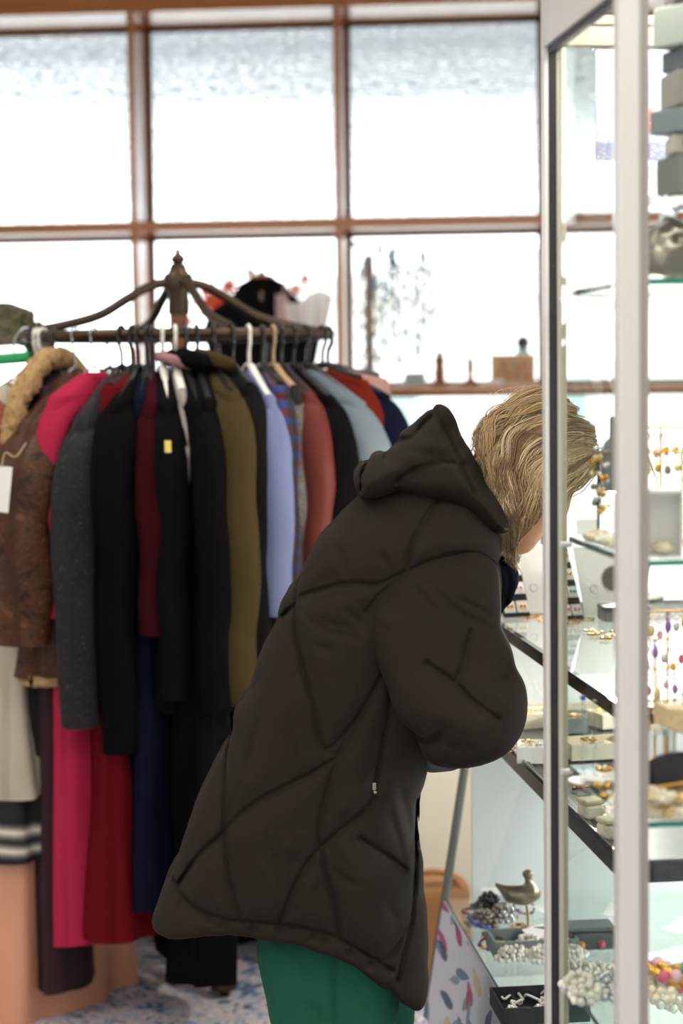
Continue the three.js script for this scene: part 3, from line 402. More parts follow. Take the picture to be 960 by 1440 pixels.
{
  const J = (px, py, z) => { const [x, y] = M2([px, py]); return V(x, y, z); };
  const neck0 = headP(-0.045, -0.06, 0), neck1 = J(668, 735, 0), chest = J(590, 800, 0), belly = J(500, 920, 0), hip = J(440, 1030, 0);
  const parts = [];
  parts.push(nets([HC.x - 0.16, HC.y - 0.17, -0.16], [HC.x + 0.16, HC.y + 0.16, 0.16], 0.0036, (x, y, z) => { const p = V(x, y, z); return smin(headSdf(toHead(p)), capsule(p, neck0, neck1, 0.052, 0.055), 0.03); }));
  const bones = [[neck1, chest, 0.05, 0.07], [chest, belly, 0.075, 0.07], [belly, hip, 0.07, 0.08]];
  for (const s of [1, -1]) { const sh = J(630, 800, s * 0.12), el = J(680, 985, s * 0.21), wr = J(624, 1030, s * 0.12), hp = J(445, 1060, s * 0.07), kn = J(470, 1400, s * 0.09), an = J(450, 1690, s * 0.09);
    bones.push([chest, sh, 0.06, 0.045], [sh, el, 0.04, 0.036], [el, wr, 0.036, 0.025], [hip, hp, 0.1, 0.085], [hp, kn, 0.08, 0.05], [kn, an, 0.05, 0.035], [an, V(an.x + 0.14, 0.05, an.z), 0.035, 0.025]);
    const palm = J(608, 1034, s * 0.07); const fing = [[wr, palm, 0.024, 0.022]];
    for (let k = 0; k < 4; k++) { const r = palm.clone().add(V(-0.012 + 0.002 * k, 0.024 - 0.016 * k, 0)), m = r.clone().add(V(-0.01, -0.004, -s * 0.034 * (1 - 0.1 * Math.abs(k - 1.3)))), e = m.clone().add(V(-0.016, -0.004, -s * 0.016)); fing.push([r, m, 0.0092, 0.0084], [m, e, 0.0084, 0.0075]); }
    const th = palm.clone().add(V(0.008, 0.024, s * 0.03)); fing.push([th, th.clone().add(V(-0.012, 0.022, -s * 0.02)), 0.011, 0.009], [th.clone().add(V(-0.012, 0.022, -s * 0.02)), th.clone().add(V(-0.022, 0.03, -s * 0.04)), 0.009, 0.0075]);
    const lo = palm.clone().addScalar(-0.11), hi = palm.clone().addScalar(0.11);
    parts.push(nets(lo.toArray(), hi.toArray(), 0.0045, (x, y, z) => { const p = V(x, y, z); let d = 1; for (const [a, b, r1, r2] of fing) d = smin(d, capsule(p, a, b, r1, r2), 0.006); return d; }));
  }
  const lo = [J(360, 1000, 0).x, 0, -0.3], hi = [J(760, 1000, 0).x, J(600, 690, 0).y, 0.3];
  parts.push(nets(lo, hi, 0.014, (x, y, z) => { const p = V(x, y, z); let d = 1; for (const [a, b, r1, r2] of bones) d = smin(d, capsule(p, a, b, r1, r2), 0.04); return d; }));
  obj('body', parts, skin, person).userData.label = 'skin of the face and hands';
  for (const s of [1, -1]) obj('eye', ball(0.0118, ...headP(0.0728, 0.006, s * 0.031).toArray(), 16, 12), mat('#e9e4de', 0.2), person);
  obj('lips', [new THREE.SphereGeometry(1, 14, 8).scale(0.0132, 0.0055, 0.021).applyMatrix4(HB).translate(...headP(0.0822, -0.0605, 0).toArray()), new THREE.SphereGeometry(1, 14, 8).scale(0.0132, 0.0055, 0.018).applyMatrix4(HB).translate(...headP(0.0792, -0.071, 0).toArray())], mat('#b9665c', 0.4), person);
}
// hair: a soft cap close to the skull and some 2000 wavy locks combed from the parting back and down
{
  const cap = nets([HC.x - 0.2, HC.y - 0.2, -0.16], [HC.x + 0.18, HC.y + 0.18, 0.16], 0.006, (x, y, z) => {
    const q = toHead(V(x, y, z)), p = V(x, y, z); let d = ell(q, [-0.018, 0.034, 0], [0.1, 0.092, 0.08]);
    d = smin(d, ell(p, [HC.x - 0.035, HC.y - 0.015, 0], [0.06, 0.085, 0.062]), 0.04);
    d = Math.max(d, -ell(q, [0.1, -0.035, 0], [0.06, 0.085, 0.075]));
    return d + 0.004 * noise(x * 40, y * 40, z * 40);
  });
  const hairMat = new THREE.MeshPhysicalMaterial({ color: 0xffffff, vertexColors: true, roughness: 0.42, sheen: 0.3, sheenColor: S('#f4d9a8') });
  const cc = []; for (let i = 0; i < cap.attributes.position.count; i++) cc.push(0.3, 0.19, 0.09);
  cap.setAttribute('color', new THREE.Float32BufferAttribute(cc, 3));
  const tones = [[0.5, 0.33, 0.16], [0.72, 0.53, 0.29], [0.9, 0.73, 0.46], [0.3, 0.18, 0.09], [0.6, 0.41, 0.21], [0.2, 0.12, 0.06]];
  const pos = [], nor = [], col = [], idx = [];
  const strand = (pts, r0, c) => { // three-sided tapering lock
    const base = pos.length / 3, n = pts.length; let up = V(0, 0, 1);
    for (let i = 0; i < n; i++) {
      const t = V().subVectors(pts[Math.min(i + 1, n - 1)], pts[Math.max(i - 1, 0)]).normalize(), a = V().crossVectors(t, up).normalize(), b = V().crossVectors(a, t), v = i / (n - 1), r = r0 * (v < 0.08 ? 0.5 + v * 6 : 1) * (1 - 0.75 * v * v);
      for (let k = 0; k < 4; k++) { const an = k * Math.PI / 2, d = a.clone().multiplyScalar(Math.cos(an)).addScaledVector(b, Math.sin(an)); pos.push(pts[i].x + d.x * r, pts[i].y + d.y * r, pts[i].z + d.z * r); nor.push(d.x, d.y, d.z); const s = 0.8 + 0.25 * v; col.push(c[0] * s, c[1] * s, c[2] * s); }
      if (i) for (let k = 0; k < 4; k++) { const p = base + (i - 1) * 4 + k, q = base + (i - 1) * 4 + (k + 1) % 4; idx.push(p, p + 4, q, q, p + 4, q + 4); }
    }
  };
  const bc = M2([752, 655]), bulge = (x, y) => { const e = clamp(1 - ((x - bc[0]) / 0.125) ** 2 - ((y - bc[1]) / 0.15) ** 2, 0, 1); return 0.03 + 0.07 * Math.sqrt(e); };
  // guide combing in the side view: root, two middle points, tip (surveyed)
  const guides = [
    [[800, 575], [745, 545], [690, 575], [660, 640]], [[815, 595], [740, 552], [680, 610], [668, 690]], [[822, 605], [745, 575], [690, 660], [690, 735]], [[800, 590], [720, 570], [672, 640], [700, 705]],
    [[828, 620], [760, 600], [710, 690], [676, 726]], [[830, 630], [770, 620], [720, 720], [700, 770]], [[832, 635], [780, 640], [735, 715], [706, 790]], [[834, 640], [790, 655], [750, 715], [712, 765]],
    [[834, 645], [800, 672], [770, 700], [728, 735]], [[834, 652], [806, 680], [782, 690], [752, 722]], [[812, 600], [735, 590], [700, 650], [735, 720]], [[790, 565], [715, 550], [668, 600], [664, 670]],
    [[826, 615], [750, 610], [706, 640], [722, 700]], [[820, 610], [766, 640], [752, 690], [722, 752]], [[770, 545], [700, 560], [660, 610], [680, 680]], [[830, 640], [790, 640], [745, 660], [716, 700]], [[832, 638], [770, 650], [725, 740], [722, 792]], [[830, 636], [760, 640], [700, 730], [708, 798]], [[834, 645], [790, 660], [742, 735], [700, 760]], [[815, 600], [720, 600], [680, 690], [688, 742]], [[834, 646], [795, 665], [735, 750], [716, 806]], [[832, 640], [780, 655], [715, 760], [728, 790]], [[828, 625], [735, 625], [690, 720], [672, 732]], [[832, 640], [785, 655], [757, 706], [735, 728]],
  ].map((g) => g.map(M2));
  const f0 = M2([768, 714, 0.08]), f1 = M2([727, 760, 0.08]), faceEdge = (y) => y > f0[1] ? 9 : y < f1[1] ? f1[0] : lerp(f1[0], f0[0], (y - f1[1]) / (f0[1] - f1[1])); // hair stays behind the cheek
  const bez = (g, t) => { const a = (1 - t) ** 3, b = 3 * (1 - t) ** 2 * t, c = 3 * (1 - t) * t * t, d = t ** 3; return [a * g[0][0] + b * g[1][0] + c * g[2][0] + d * g[3][0], a * g[0][1] + b * g[1][1] + c * g[2][1] + d * g[3][1]]; };
  for (const side of [1, -1]) for (let cl = 0; cl < (side > 0 ? 120 : 55); cl++) {
    const A = guides[Math.floor(rnd() * guides.length)], B = guides[Math.floor(rnd() * guides.length)], m = rr(0, 0.45), g = A.map((p, i) => [lerp(p[0], B[i][0], m) + rr(-0.008, 0.008), lerp(p[1], B[i][1], m) + rr(-0.008, 0.008)]);
    const ph = rr(0, 6.3), amp = rr(0.005, 0.018), wl = rr(1.3, 2.3), lift = rr(-0.012, 0.014), tone = tones[Math.floor(rnd() * tones.length)], n = 16;
    for (let s = 0; s < n; s++) {
      const du = rr(-1, 1), dv = rr(-1, 1), dz = rr(-1, 1), k = rr(0.75, 1.2), len = rr(0.8, 1.14), pts = [], spread = rr(0.003, 0.012);
      for (let i = 0; i <= 20; i++) {
        const t = i / 20 * len, [x, y] = bez(g, Math.min(t, 1.14)), e = 0.004, [x2, y2] = bez(g, Math.min(t + e, 1.145)), tx = x2 - x, ty = y2 - y, L = Math.hypot(tx, ty) || 1, w = amp * smooth(0.2, 0.75, t) * Math.sin(t * wl * 6.28 + ph + 0.35 * du);
        const fl = spread * (0.5 + 0.7 * Math.abs(Math.cos(t * 3 + ph)));
        const X0 = x - ty / L * (w + du * fl), Y = y + tx / L * (w + du * fl) - 0.01 * t * t * dv * 0.5;
        const X = side > 0 ? Math.min(X0, faceEdge(Y) + 0.003 * dz + 0.1 * Math.max(0, X0 - faceEdge(Y))) : X0;
        pts.push(V(X, Y, side * Math.max(0.002, bulge(X, Y) + lift * t + dz * 0.005 + 0.006 * smooth(0.2, 0.8, t) * Math.cos(t * wl * 6.28 + ph))));
      }
      strand(pts, rr(0.0006, 0.0013), tone.map((c) => c * k));
    }
  }
  // flyaway hairs
  for (let i = 0; i < 36; i++) { const g = [[rr(690, 780), rr(540, 560)], [rr(660, 720), rr(545, 590)], [rr(640, 690), rr(585, 640)], [rr(640, 700), rr(600, 760)]].map(M2), z = rr(-0.05, 0.09), pts = []; for (let k = 0; k <= 16; k++) { const [x, y] = bez(g, k / 16); pts.push(V(x + 0.003 * Math.sin(k + i), y, z)); } strand(pts, 0.00028, tones[2]); }
  const st = new THREE.BufferGeometry(); st.setAttribute('position', new THREE.Float32BufferAttribute(pos, 3)); st.setAttribute('normal', new THREE.Float32BufferAttribute(nor, 3)); st.setAttribute('color', new THREE.Float32BufferAttribute(col, 3)); st.setIndex(idx);
  cap.deleteAttribute('uv');
  const h = new THREE.Mesh(mergeGeometries([cap, st]), hairMat); h.name = 'hair'; h.userData.label = 'wavy blonde shoulder-length hair'; h.castShadow = h.receiveShadow = true; person.add(h);
}

// ---------------------------------------------------------------- tall glass cabinet and counter, both turned a little to the left
const TURN = 0.1112, cs_ = Math.cos(TURN), sn_ = Math.sin(TURN);
const C = (L, y, d) => V(L * cs_ - d * sn_, y, -(L * sn_ + d * cs_));
const fthing = (name, label, cat, L, y, d, turn = 0, group) => { const p = C(L, y, d); return thing(name, label, cat, [p.x, p.y, p.z], TURN + turn, group); };
const onLevel = (px, py, h) => { const d = V((px - 480) / FOCAL, (720 - py) / FOCAL, -1).applyQuaternion(camera.quaternion); return d.multiplyScalar((h - 1.5) / d.y).add(camera.position); };
const alu = mat('#d3d1cc', 0.38, { metalness: 0.15 }), aluDark = mat('#9c958f', 0.4, { metalness: 0.2 }), beige = mat('#b9b29f', 0.5), gasket = mat('#1b1d1c', 0.45), black = mat('#121214', 0.25);
const vitrine = new THREE.MeshPhysicalMaterial({ color: S('#fcfefd'), transmission: 1, thickness: 0, roughness: 0, ior: 1.5, specularIntensity: 0.55 }), counterGlass = new THREE.MeshPhysicalMaterial({ color: S('#fcfefd'), transmission: 1, thickness: 0, roughness: 0, ior: 1.5, specularIntensity: 0.25 });
const greenEdge = new THREE.MeshPhysicalMaterial({ color: S('#2f9c86'), roughness: 0.15, transmission: 0.35, thickness: 0 });
const darkEdge = new THREE.MeshPhysicalMaterial({ color: S('#3f5651'), roughness: 0.15 });
const CL = 0.565, CF = 2.12, CB = 2.53, CW = 0.84, CD = CB - CF, SH = [1.608, 1.272, 0.953, 0.64, 0.33];
{
  const t = fthing('display_cabinet', 'tall glass jewellery cabinet with pale aluminium frame', 'cabinet', CL, 0, CF);
  for (const [x, z] of [[0.013, -0.013], [CW - 0.013, -0.013], [CW - 0.013, -CD + 0.013]]) obj('post', rb(0.026, 2.2, 0.026, 0.003, x, 1.1, z), alu, t);
  obj('post', [rb(0.006, 2.2, 0.02, 0.001, 0.003, 1.1, -CD + 0.01)], alu, t);
  obj('post', [rb(0.014, 1.94, 0.02, 0.002, 0.024, 0.97, -CD + 0.01), bx(0.0016, 1.94, 0.006, 0.0235, 0.97, -CD + 0.022)], beige, t);
  obj('gasket', [bx(0.0115, 1.94, 0.014, 0.0115, 0.97, -CD + 0.012), bx(0.008, 0.012, CD - 0.05, 0.01, 1.936, -CD / 2)], gasket, t);
  obj('door_frame', [bx(0.0115, 1.9, 0.02, 0.032, 0.99, -0.014), bx(CW - 0.07, 0.02, 0.02, CW / 2, 1.94, -0.014), bx(0.0115, 1.9, 0.02, CW - 0.032, 0.99, -0.014)], aluDark, t);
  obj('header', [bx(0.018, 0.26, CD - 0.03, 0.009, 2.07, -CD / 2), bx(CW - 0.04, 0.26, 0.018, CW / 2, 2.07, -0.012), bx(0.018, 0.26, CD - 0.03, CW - 0.009, 2.07, -CD / 2)], alu, t);
  obj('top_panel', bx(CW - 0.04, 0.012, CD - 0.03, CW / 2, 2.19, -CD / 2), mat('#f2f1ee', 0.6), t);
  obj('back_rail', [rb(CW - 0.05, 0.028, 0.018, 0.003, CW / 2, 1.955, -CD + 0.012), rb(CW - 0.05, 0.014, 0.024, 0.003, CW / 2, 1.976, -CD + 0.012)], beige, t);
  obj('side_glass', bx(0.0006, 1.93, CD - 0.04, 0.012, 0.975, -CD / 2), vitrine, t);
  obj('side_glass', bx(0.0006, 1.93, CD - 0.04, CW - 0.012, 0.975, -CD / 2), vitrine, t);
  obj('back_glass', bx(CW - 0.04, 1.93, 0.0006, CW / 2, 0.975, -CD + 0.006), vitrine, t);
  obj('front_glass', bx(CW - 0.09, 1.85, 0.0006, CW / 2, 0.99, -0.008), vitrine, t);
  obj('plinth', rb(CW - 0.03, 0.1, CD - 0.03, 0.005, CW / 2, 0.05, -CD / 2), alu, t);
  for (const y of SH) {
    const s = obj('shelf', bx(CW - 0.06, 0.007, CD - 0.075, CW / 2, y - 0.004, -CD / 2 + 0.002), vitrine, t);
    obj('shelf_edge', [bx(CW - 0.06, 0.007, 0.0015, CW / 2, y - 0.004, -0.034)], greenEdge, s);
    obj('shelf_edge', [bx(0.0015, 0.007, CD - 0.075, 0.029, y - 0.004, -CD / 2 + 0.002)], darkEdge, s);
    obj('shelf_clip', [rb(0.016, 0.008, 0.014, 0.003, 0.026, y - 0.012, -CD + 0.03), rb(0.016, 0.008, 0.014, 0.003, 0.03, y - 0.012, -0.045)], alu, t);
  }
  const L = obj('light_bar', rb(0.7, 0.02, 0.03, 0.006, CW / 2, 2.17, -CD / 2), new THREE.MeshStandardMaterial({ color: 0xffffff, emissive: new THREE.Color(1, 1, 0.97), emissiveIntensity: 3 }), t);
  const l = new THREE.RectAreaLight(0xfffaf2, 160, 0.7, 0.03); l.position.copy(C(CL + CW / 2, 2.155, CF + CD / 2)); l.rotation.set(-Math.PI / 2, 0, 0); l.rotation.order = 'YXZ'; l.rotation.y = TURN; l.name = 'cabinet_light'; scene.add(l);
}
// counter
const KL = 0.70, KN = 2.60, KF = 3.83, KW = 0.6, KLEN = KF - KN, KT = 1.008, KM = 0.779, KS = 0.381;
const counterWhite = mat('#eef0ee', 0.55);
{
  const t = fthing('display_counter', 'glass display counter with black rails and sloping front', 'counter', KL, 0, KN);
  const zc = -KLEN / 2;
  obj('top_rail', [rb(0.014, 0.024, KLEN, 0.003, 0.007, KT - 0.012, zc), rb(KW, 0.024, 0.014, 0.003, KW / 2, KT - 0.012, -0.007), rb(KW, 0.024, 0.014, 0.003, KW / 2, KT - 0.012, -KLEN + 0.007)], black, t);
  obj('top_glass', bx(KW, 0.0006, KLEN, KW / 2, KT + 0.001, zc), vitrine, t);
  obj('deck', rb(KW, 0.014, KLEN, 0.002, KW / 2, KM - 0.009, zc), mat('#17171a', 0.35), t);
  obj('deck_rail', [rb(0.016, 0.034, KLEN, 0.004, 0.004, KM - 0.012, zc), rb(KW, 0.034, 0.016, 0.004, KW / 2, KM - 0.012, 0)], black, t);
  obj('rail_trim', [bx(0.003, 0.003, KLEN, 0.0, KM + 0.0065, zc)], mat('#8d8f98', 0.2, { metalness: 0.9 }), t);
  obj('upper_glass', bx(0.0006, KT - KM - 0.03, KLEN, 0.004, (KT + KM) / 2, zc), counterGlass, t);
  const tilt = sheet(1, 1, (u, v) => [lerp(0, -0.1, v), lerp(KM - 0.03, 0.13, v), -u * KLEN]);
  obj('sloping_glass', tilt, counterGlass, t);
  obj('end_glass', bx(KW, KM - 0.05, 0.0006, KW / 2, KM / 2, -0.004), counterGlass, t);
  obj('end_post', tube([V(0.0, KM - 0.02, -KLEN), V(-0.1, 0.12, -KLEN)], 0.0095, 4, 8), mat('#6f726c', 0.4, { metalness: 0.4 }), t);
  obj('post', tube([V(0.004, KT - 0.02, -KLEN + 0.01), V(0.004, KM, -KLEN + 0.01)], 0.008, 4, 8), mat('#6f726c', 0.4, { metalness: 0.4 }), t);
  obj('back_panel', bx(0.012, KT - 0.1, KLEN, KW, (KT + 0.06) / 2, zc), counterWhite, t);
  obj('end_panel', bx(KW, KM - 0.15, 0.01, KW / 2, KM / 2 + 0.03, -KLEN - 0.004), mat('#dfe4e1', 0.5), t);
  obj('end_panel', bx(KW, KT - KM - 0.03, 0.006, KW / 2, (KT + KM) / 2, -KLEN + 0.004), counterWhite, t);
  const s = obj('shelf', bx(KW + 0.03, 0.006, KLEN - 0.02, KW / 2 - 0.045, KS - 0.003, zc), vitrine, t);
  obj('shelf_edge', bx(0.0016, 0.006, KLEN - 0.02, -0.0605, KS - 0.003, zc), darkEdge, s);
  const floral = dataTex(512, (x, y) => {
    let c = [214, 216, 226]; const put = (cx, cy, rx, ry, an, col) => { const dx = x - cx, dy = y - cy, a = (dx * Math.cos(an) + dy * Math.sin(an)) / rx, b = (-dx * Math.sin(an) + dy * Math.cos(an)) / ry, k = a * a + b * b * (1 + 1.5 * Math.max(0, a)); if (k < 1 + 0.25 * tnoise(x, y, 12)) c = c.map((v, i) => lerp(v, col[i], 0.85)); };
    let s2 = 11; const q = () => { s2 = (s2 * 16807) % 2147483647; return s2 / 2147483647; };
    for (let i = 0; i < 46; i++) { const col = [[88, 112, 140], [58, 74, 104], [120, 146, 160], [150, 170, 186], [170, 66, 104], [204, 190, 140]][Math.floor(q() * 5.6)]; put(q(), q(), 0.05 + q() * 0.05, 0.02 + q() * 0.025, q() * 6, col); }
    return c;
  });
  const slopeX = (y) => -0.1 * (KM - 0.03 - y) / (KM - 0.16), pg = new THREE.BoxGeometry(0.004, KS - 0.13, KLEN - 0.01, 1, 4, 1).translate(0, (KS + 0.12) / 2, zc), pa = pg.attributes.position;
  for (let i = 0; i < pa.count; i++) pa.setX(i, pa.getX(i) + slopeX(pa.getY(i)) - 0.003);
  obj('floral_panel', pg, new THREE.MeshStandardMaterial({ map: rep(floral, 1.6, 0.8), roughness: 0.6 }), t).userData.label = 'floral printed lower front panel';
  obj('bottom_board', bx(KW, 0.01, KLEN - 0.02, KW / 2 - 0.02, 0.2, zc), counterWhite, t); obj('plinth', rb(KW + 0.06, 0.12, KLEN, 0.004, KW / 2 - 0.06, 0.06, zc), mat('#2a2826', 0.6), t);
  const glow = new THREE.MeshStandardMaterial({ color: 0xffffff, emissive: new THREE.Color(1, 1, 1), emissiveIntensity: 3 });
  obj('light_strip', rb(0.014, 0.01, KLEN - 0.1, 0.003, KW - 0.03, KT - 0.02, zc), glow, t);
  obj('light_strip', rb(0.014, 0.01, KLEN - 0.1, 0.003, KW - 0.03, KM - 0.03, zc), glow, t);
  for (const [y, w] of [[KT - 0.028, 240], [KM - 0.038, 110]]) { const l = new THREE.RectAreaLight(0xffffff, w, 0.02, KLEN - 0.1); l.position.copy(C(KL + KW - 0.03, y, (KN + KF) / 2)); l.rotation.order = 'YXZ'; l.rotation.set(-Math.PI / 2, TURN, 0); l.name = 'counter_light'; scene.add(l); }
}
// ---------------------------------------------------------------- jewellery makers
const gold = mat('#d8a33f', 0.22, { metalness: 1 }), paleGold = mat('#e6cf9a', 0.3, { metalness: 0.9 }), silver = mat('#cfd0d2', 0.2, { metalness: 1 }), oldSilver = mat('#8b857a', 0.35, { metalness: 0.9 }), pearl = mat('#efe8da', 0.22, { clearcoat: 0.8, sheen: 0.3 }), cream = mat('#e6d9c0', 0.6), whiteCard = mat('#f3f1ec', 0.7), greyBox = mat('#7e8684', 0.6), blackBox = mat('#191a1c', 0.55), ribbon = mat('#e8e4dc', 0.4), acrylic = new THREE.MeshPhysicalMaterial({ color: S('#f4f8f8'), transmission: 1, thickness: 0, roughness: 0.05 });
const gems = ['#1fae9a', '#8a4fa0', '#c2405e', '#d98c2b', '#2b4fb8', '#d6a3b4'].map((c) => mat(c, 0.12, { clearcoat: 1 }));
const place = (name, label, cat, p, turn, group) => thing(name, label, cat, [p.x, p.y, p.z], turn, group);
function beadLoop(rx, rz, r, n, y = 0, wob = 0.2, ph = 0) { const g = []; for (let i = 0; i < n; i++) { const a = i / n * 2 * Math.PI, k = 1 + wob * Math.sin(3 * a + ph); g.push(ball(r, rx * k * Math.cos(a), y + r + 0.001 * Math.sin(5 * a), rz * k * Math.sin(a), 8, 6)); } return g; }
function necklace(p, label, m, r = 0.0045, loops = 3, size = 0.035, group = 'bead necklaces in the display') { const t = place('bead_necklace', label, 'necklace', p, rr(0, 6), group); for (let k = 0; k < loops; k++) obj('strand', beadLoop(size * (1 - 0.22 * k), size * (0.75 - 0.15 * k), r, Math.round(5.2 * size * (1 - 0.2 * k) / r / 1.9), r * 1.3 * k, 0.18, k * 2), m, t); return t; }
function bracelet(p, label, m, R = 0.028, r = 0.003, tilt = 0, group) { const t = place('bracelet', label, 'bracelet', p, rr(0, 6), group); obj('hoop', new THREE.TorusGeometry(R, r, 8, 28).rotateX(Math.PI / 2 + tilt).translate(0, r + R * Math.sin(Math.abs(tilt)), 0), m, t); obj('charm', Array.from({ length: 5 }, (_, i) => { const a = i * 1.2; return ball(r * 1.7, R * Math.cos(a), r + R * Math.sin(Math.abs(tilt)) - Math.sin(tilt) * R * Math.sin(a) , R * Math.sin(a) * Math.cos(tilt), 7, 5); }), gems[Math.floor(rnd() * gems.length)], t); return t; }
function brooch(p, label, m, s = 0.02, group) { const t = place('brooch', label, 'brooch', p, rr(0, 6), group); const g = []; for (let k = 0; k < 6; k++) { const a = k / 6 * 6.283; g.push(new THREE.SphereGeometry(s * 0.42, 8, 6).scale(1, 0.45, 0.6).rotateY(-a).translate(s * 0.6 * Math.cos(a), s * 0.28, s * 0.6 * Math.sin(a))); } obj('petals', g, m, t); obj('centre', ball(s * 0.3, 0, s * 0.4, 0), pearl, t); return t; }
function tray(p, label, w, h, d, turn, m, liner, group) { const t = place('jewellery_tray', label, 'tray', p, turn, group), k = 0.004; obj('base', bx(w, k, d, 0, k / 2, 0), liner ?? m, t); obj('rim', [bx(k, h, d, -w / 2, h / 2, 0), bx(k, h, d, w / 2, h / 2, 0), bx(w + k, h, k, 0, h / 2, -d / 2), bx(w + k, h, k, 0, h / 2, d / 2)], m, t); return t; }
function rock(p, label, s, m, group) { const t = place('shell', label, 'shell', p, rr(0, 6), group), g = new THREE.IcosahedronGeometry(s, 4), a = g.attributes.position; for (let i = 0; i < a.count; i++) { const x = a.getX(i) / s, y = a.getY(i) / s, z = a.getZ(i) / s, k = 1 + 0.35 * noise(x * 1.6 + p.x * 50, y * 1.6, z * 1.6) + 0.12 * noise(x * 6, y * 6, z * 6); a.setXYZ(i, x * s * k * 1.3, (y * 0.6 + 0.55) * s * k, z * s * k); } g.computeVertexNormals(); obj('shell_body', g, m, t); return t; }
function earringTree(p, label, h, n, mats, group) {
  const t = place('earring_stand', label, 'stand', p, TURN, group); obj('base', lathe([[0, 0], [0.026, 0], [0.026, 0.003], [0.004, 0.006], [0, 0.006]], 18), gold, t); obj('pole', cyl(0.0016, 0.0016, h, 0, h / 2, 0, 8), gold, t); obj('cross_bar', cyl(0.0014, 0.0014, 0.1, 0, 0, 0, 8).rotateZ(Math.PI / 2).translate(0, h, 0), gold, t);
  for (let i = 0; i < n; i++) { const x = lerp(-0.046, 0.046, i / (n - 1)), l = rr(0.012, 0.035), m = mats[i % mats.length]; const e = obj('earring', [cyl(0.0005, 0.0005, l, x, h - l / 2, 0.002, 5), new THREE.SphereGeometry(0.0052, 8, 6).scale(1, rr(1, 1.8), 0.6).translate(x, h - l - 0.005, 0.002), new THREE.TorusGeometry(0.0045, 0.0009, 5, 12).translate(x, h - l * 0.45, 0.002)], m, t); }
  return t;
}
function earringBoard(p, label, turn, lean, rows, h, w, group) {
  const t = place('earring_board', label, 'display board', p, turn, group), inner = new THREE.Group(); 
  const R = (g) => g.rotateX(-lean); obj('panel', R(rb(w, h, 0.006, 0.005, 0, h / 2, 0)), black, t);
  for (let r = 0; r < rows; r++) for (const s of [-1, 1]) { const y = h * (r + 0.5) / rows, c = obj('card', R(rb(w * 0.42, h / rows * 0.62, 0.002, 0.004, s * w * 0.235, y, 0.0045)), whiteCard, t); obj('earring', R(mergeGeometries([ball(0.0035, s * w * 0.235 - 0.004, y, 0.008), ball(0.0035, s * w * 0.235 + 0.004, y, 0.008)])), rnd() < 0.5 ? gold : gems[Math.floor(rnd() * 6)], c); }
  return t;
}
// --- on the counter top
const ct = (px, py) => onLevel(px, py, KT + 0.002);
earringBoard(ct(727, 868), 'black strip of white earring cards beside the scarf', TURN + 0.15, 0.55, 4, 0.165, 0.058);
earringBoard(ct(805, 872), 'black strip of white earring cards behind the cabinet glass', TURN + 0.15, 0.6, 4, 0.16, 0.05);
for (const [px, py, l] of [[765, 862, 'white leaning earring panel next to black card strip'], [850, 864, 'white leaning panel with silver hoops behind cabinet glass']]) { const p = ct(px, py), t = place('white_board', l, 'display board', p, TURN + 0.1); obj('panel', rb(0.085, 0.15, 0.005, 0.003, 0, 0.075, 0).rotateX(-0.5), whiteCard, t); for (const s of [-1, 1]) obj('hoop', new THREE.TorusGeometry(0.008, 0.001, 6, 18).rotateX(-0.5).translate(0.016 * s, 0.05, -0.02), silver, t); }
{ const p = ct(862, 872), t = place('grey_case', 'dark grey jewellery case on the counter', 'case', p, TURN); obj('case_body', rb(0.09, 0.022, 0.06, 0.003, 0.02, 0.011, 0), greyBox, t); obj('lid', rb(0.092, 0.008, 0.062, 0.003, 0.02, 0.026, 0), mat('#5f6766', 0.5), t); }
for (let i = 0; i < 7; i++) brooch(ct(828 + i * 8 + rr(-3, 3), 893 + rr(-5, 12)), (i % 2 ? 'gold' : 'pale gold') + ' flower brooch lying on the counter top', i % 2 ? gold : paleGold, 0.013, 'gold brooches on the counter');
for (const [px, py] of [[745, 868], [770, 872], [800, 876], [822, 872]]) bracelet(ct(px, py), 'thin gold bracelet lying on the counter top', gold, 0.02, 0.0016, 0, 'gold bracelets on the counter');
{ // small desk lamp
  const foot = ct(900, 842), t = place('desk_lamp', 'grey metal desk lamp with glowing bulb above the counter', 'lamp', foot, 0), hd = at(862, 652, -foot.z - 0.02).sub(foot);
  obj('base', lathe([[0, 0], [0.05, 0], [0.05, 0.008], [0.012, 0.014], [0, 0.014]], 24), mat('#6f716f', 0.4, { metalness: 0.5 }), t);
  obj('arm', tube([V(0, 0.01, 0), V(0.03, 0.15, 0), V(0.03, 0.26, 0), V(hd.x + 0.012, hd.y + 0.085, hd.z), V(hd.x, hd.y + 0.06, hd.z)], 0.005, 30, 8), mat('#6f716f', 0.4, { metalness: 0.5 }), t);
  const sh = obj('shade', lathe([[0.006, 0.1], [0.0075, 0.096], [0.008, 0.056], [0.018, 0.046], [0.026, 0.03], [0.028, -0.03], [0.031, -0.058], [0.029, -0.058], [0.026, -0.03], [0.024, 0.025], [0.004, 0.045]], 28).translate(hd.x, hd.y, hd.z), mat('#7d8180', 0.42, { metalness: 0.3 }), t);
  obj('bulb', new THREE.SphereGeometry(0.024, 16, 10).scale(1, 0.5, 1).translate(hd.x, hd.y - 0.05, hd.z), new THREE.MeshStandardMaterial({ color: 0xffffff, emissive: new THREE.Color(1, 0.93, 0.8), emissiveIntensity: 4 }), t);
  const l = new THREE.PointLight(new THREE.Color(1, 0.93, 0.8), 2.6); l.position.copy(foot).add(hd).add(V(0, -0.066, 0)); l.name = 'desk_lamp_light'; scene.add(l);
}
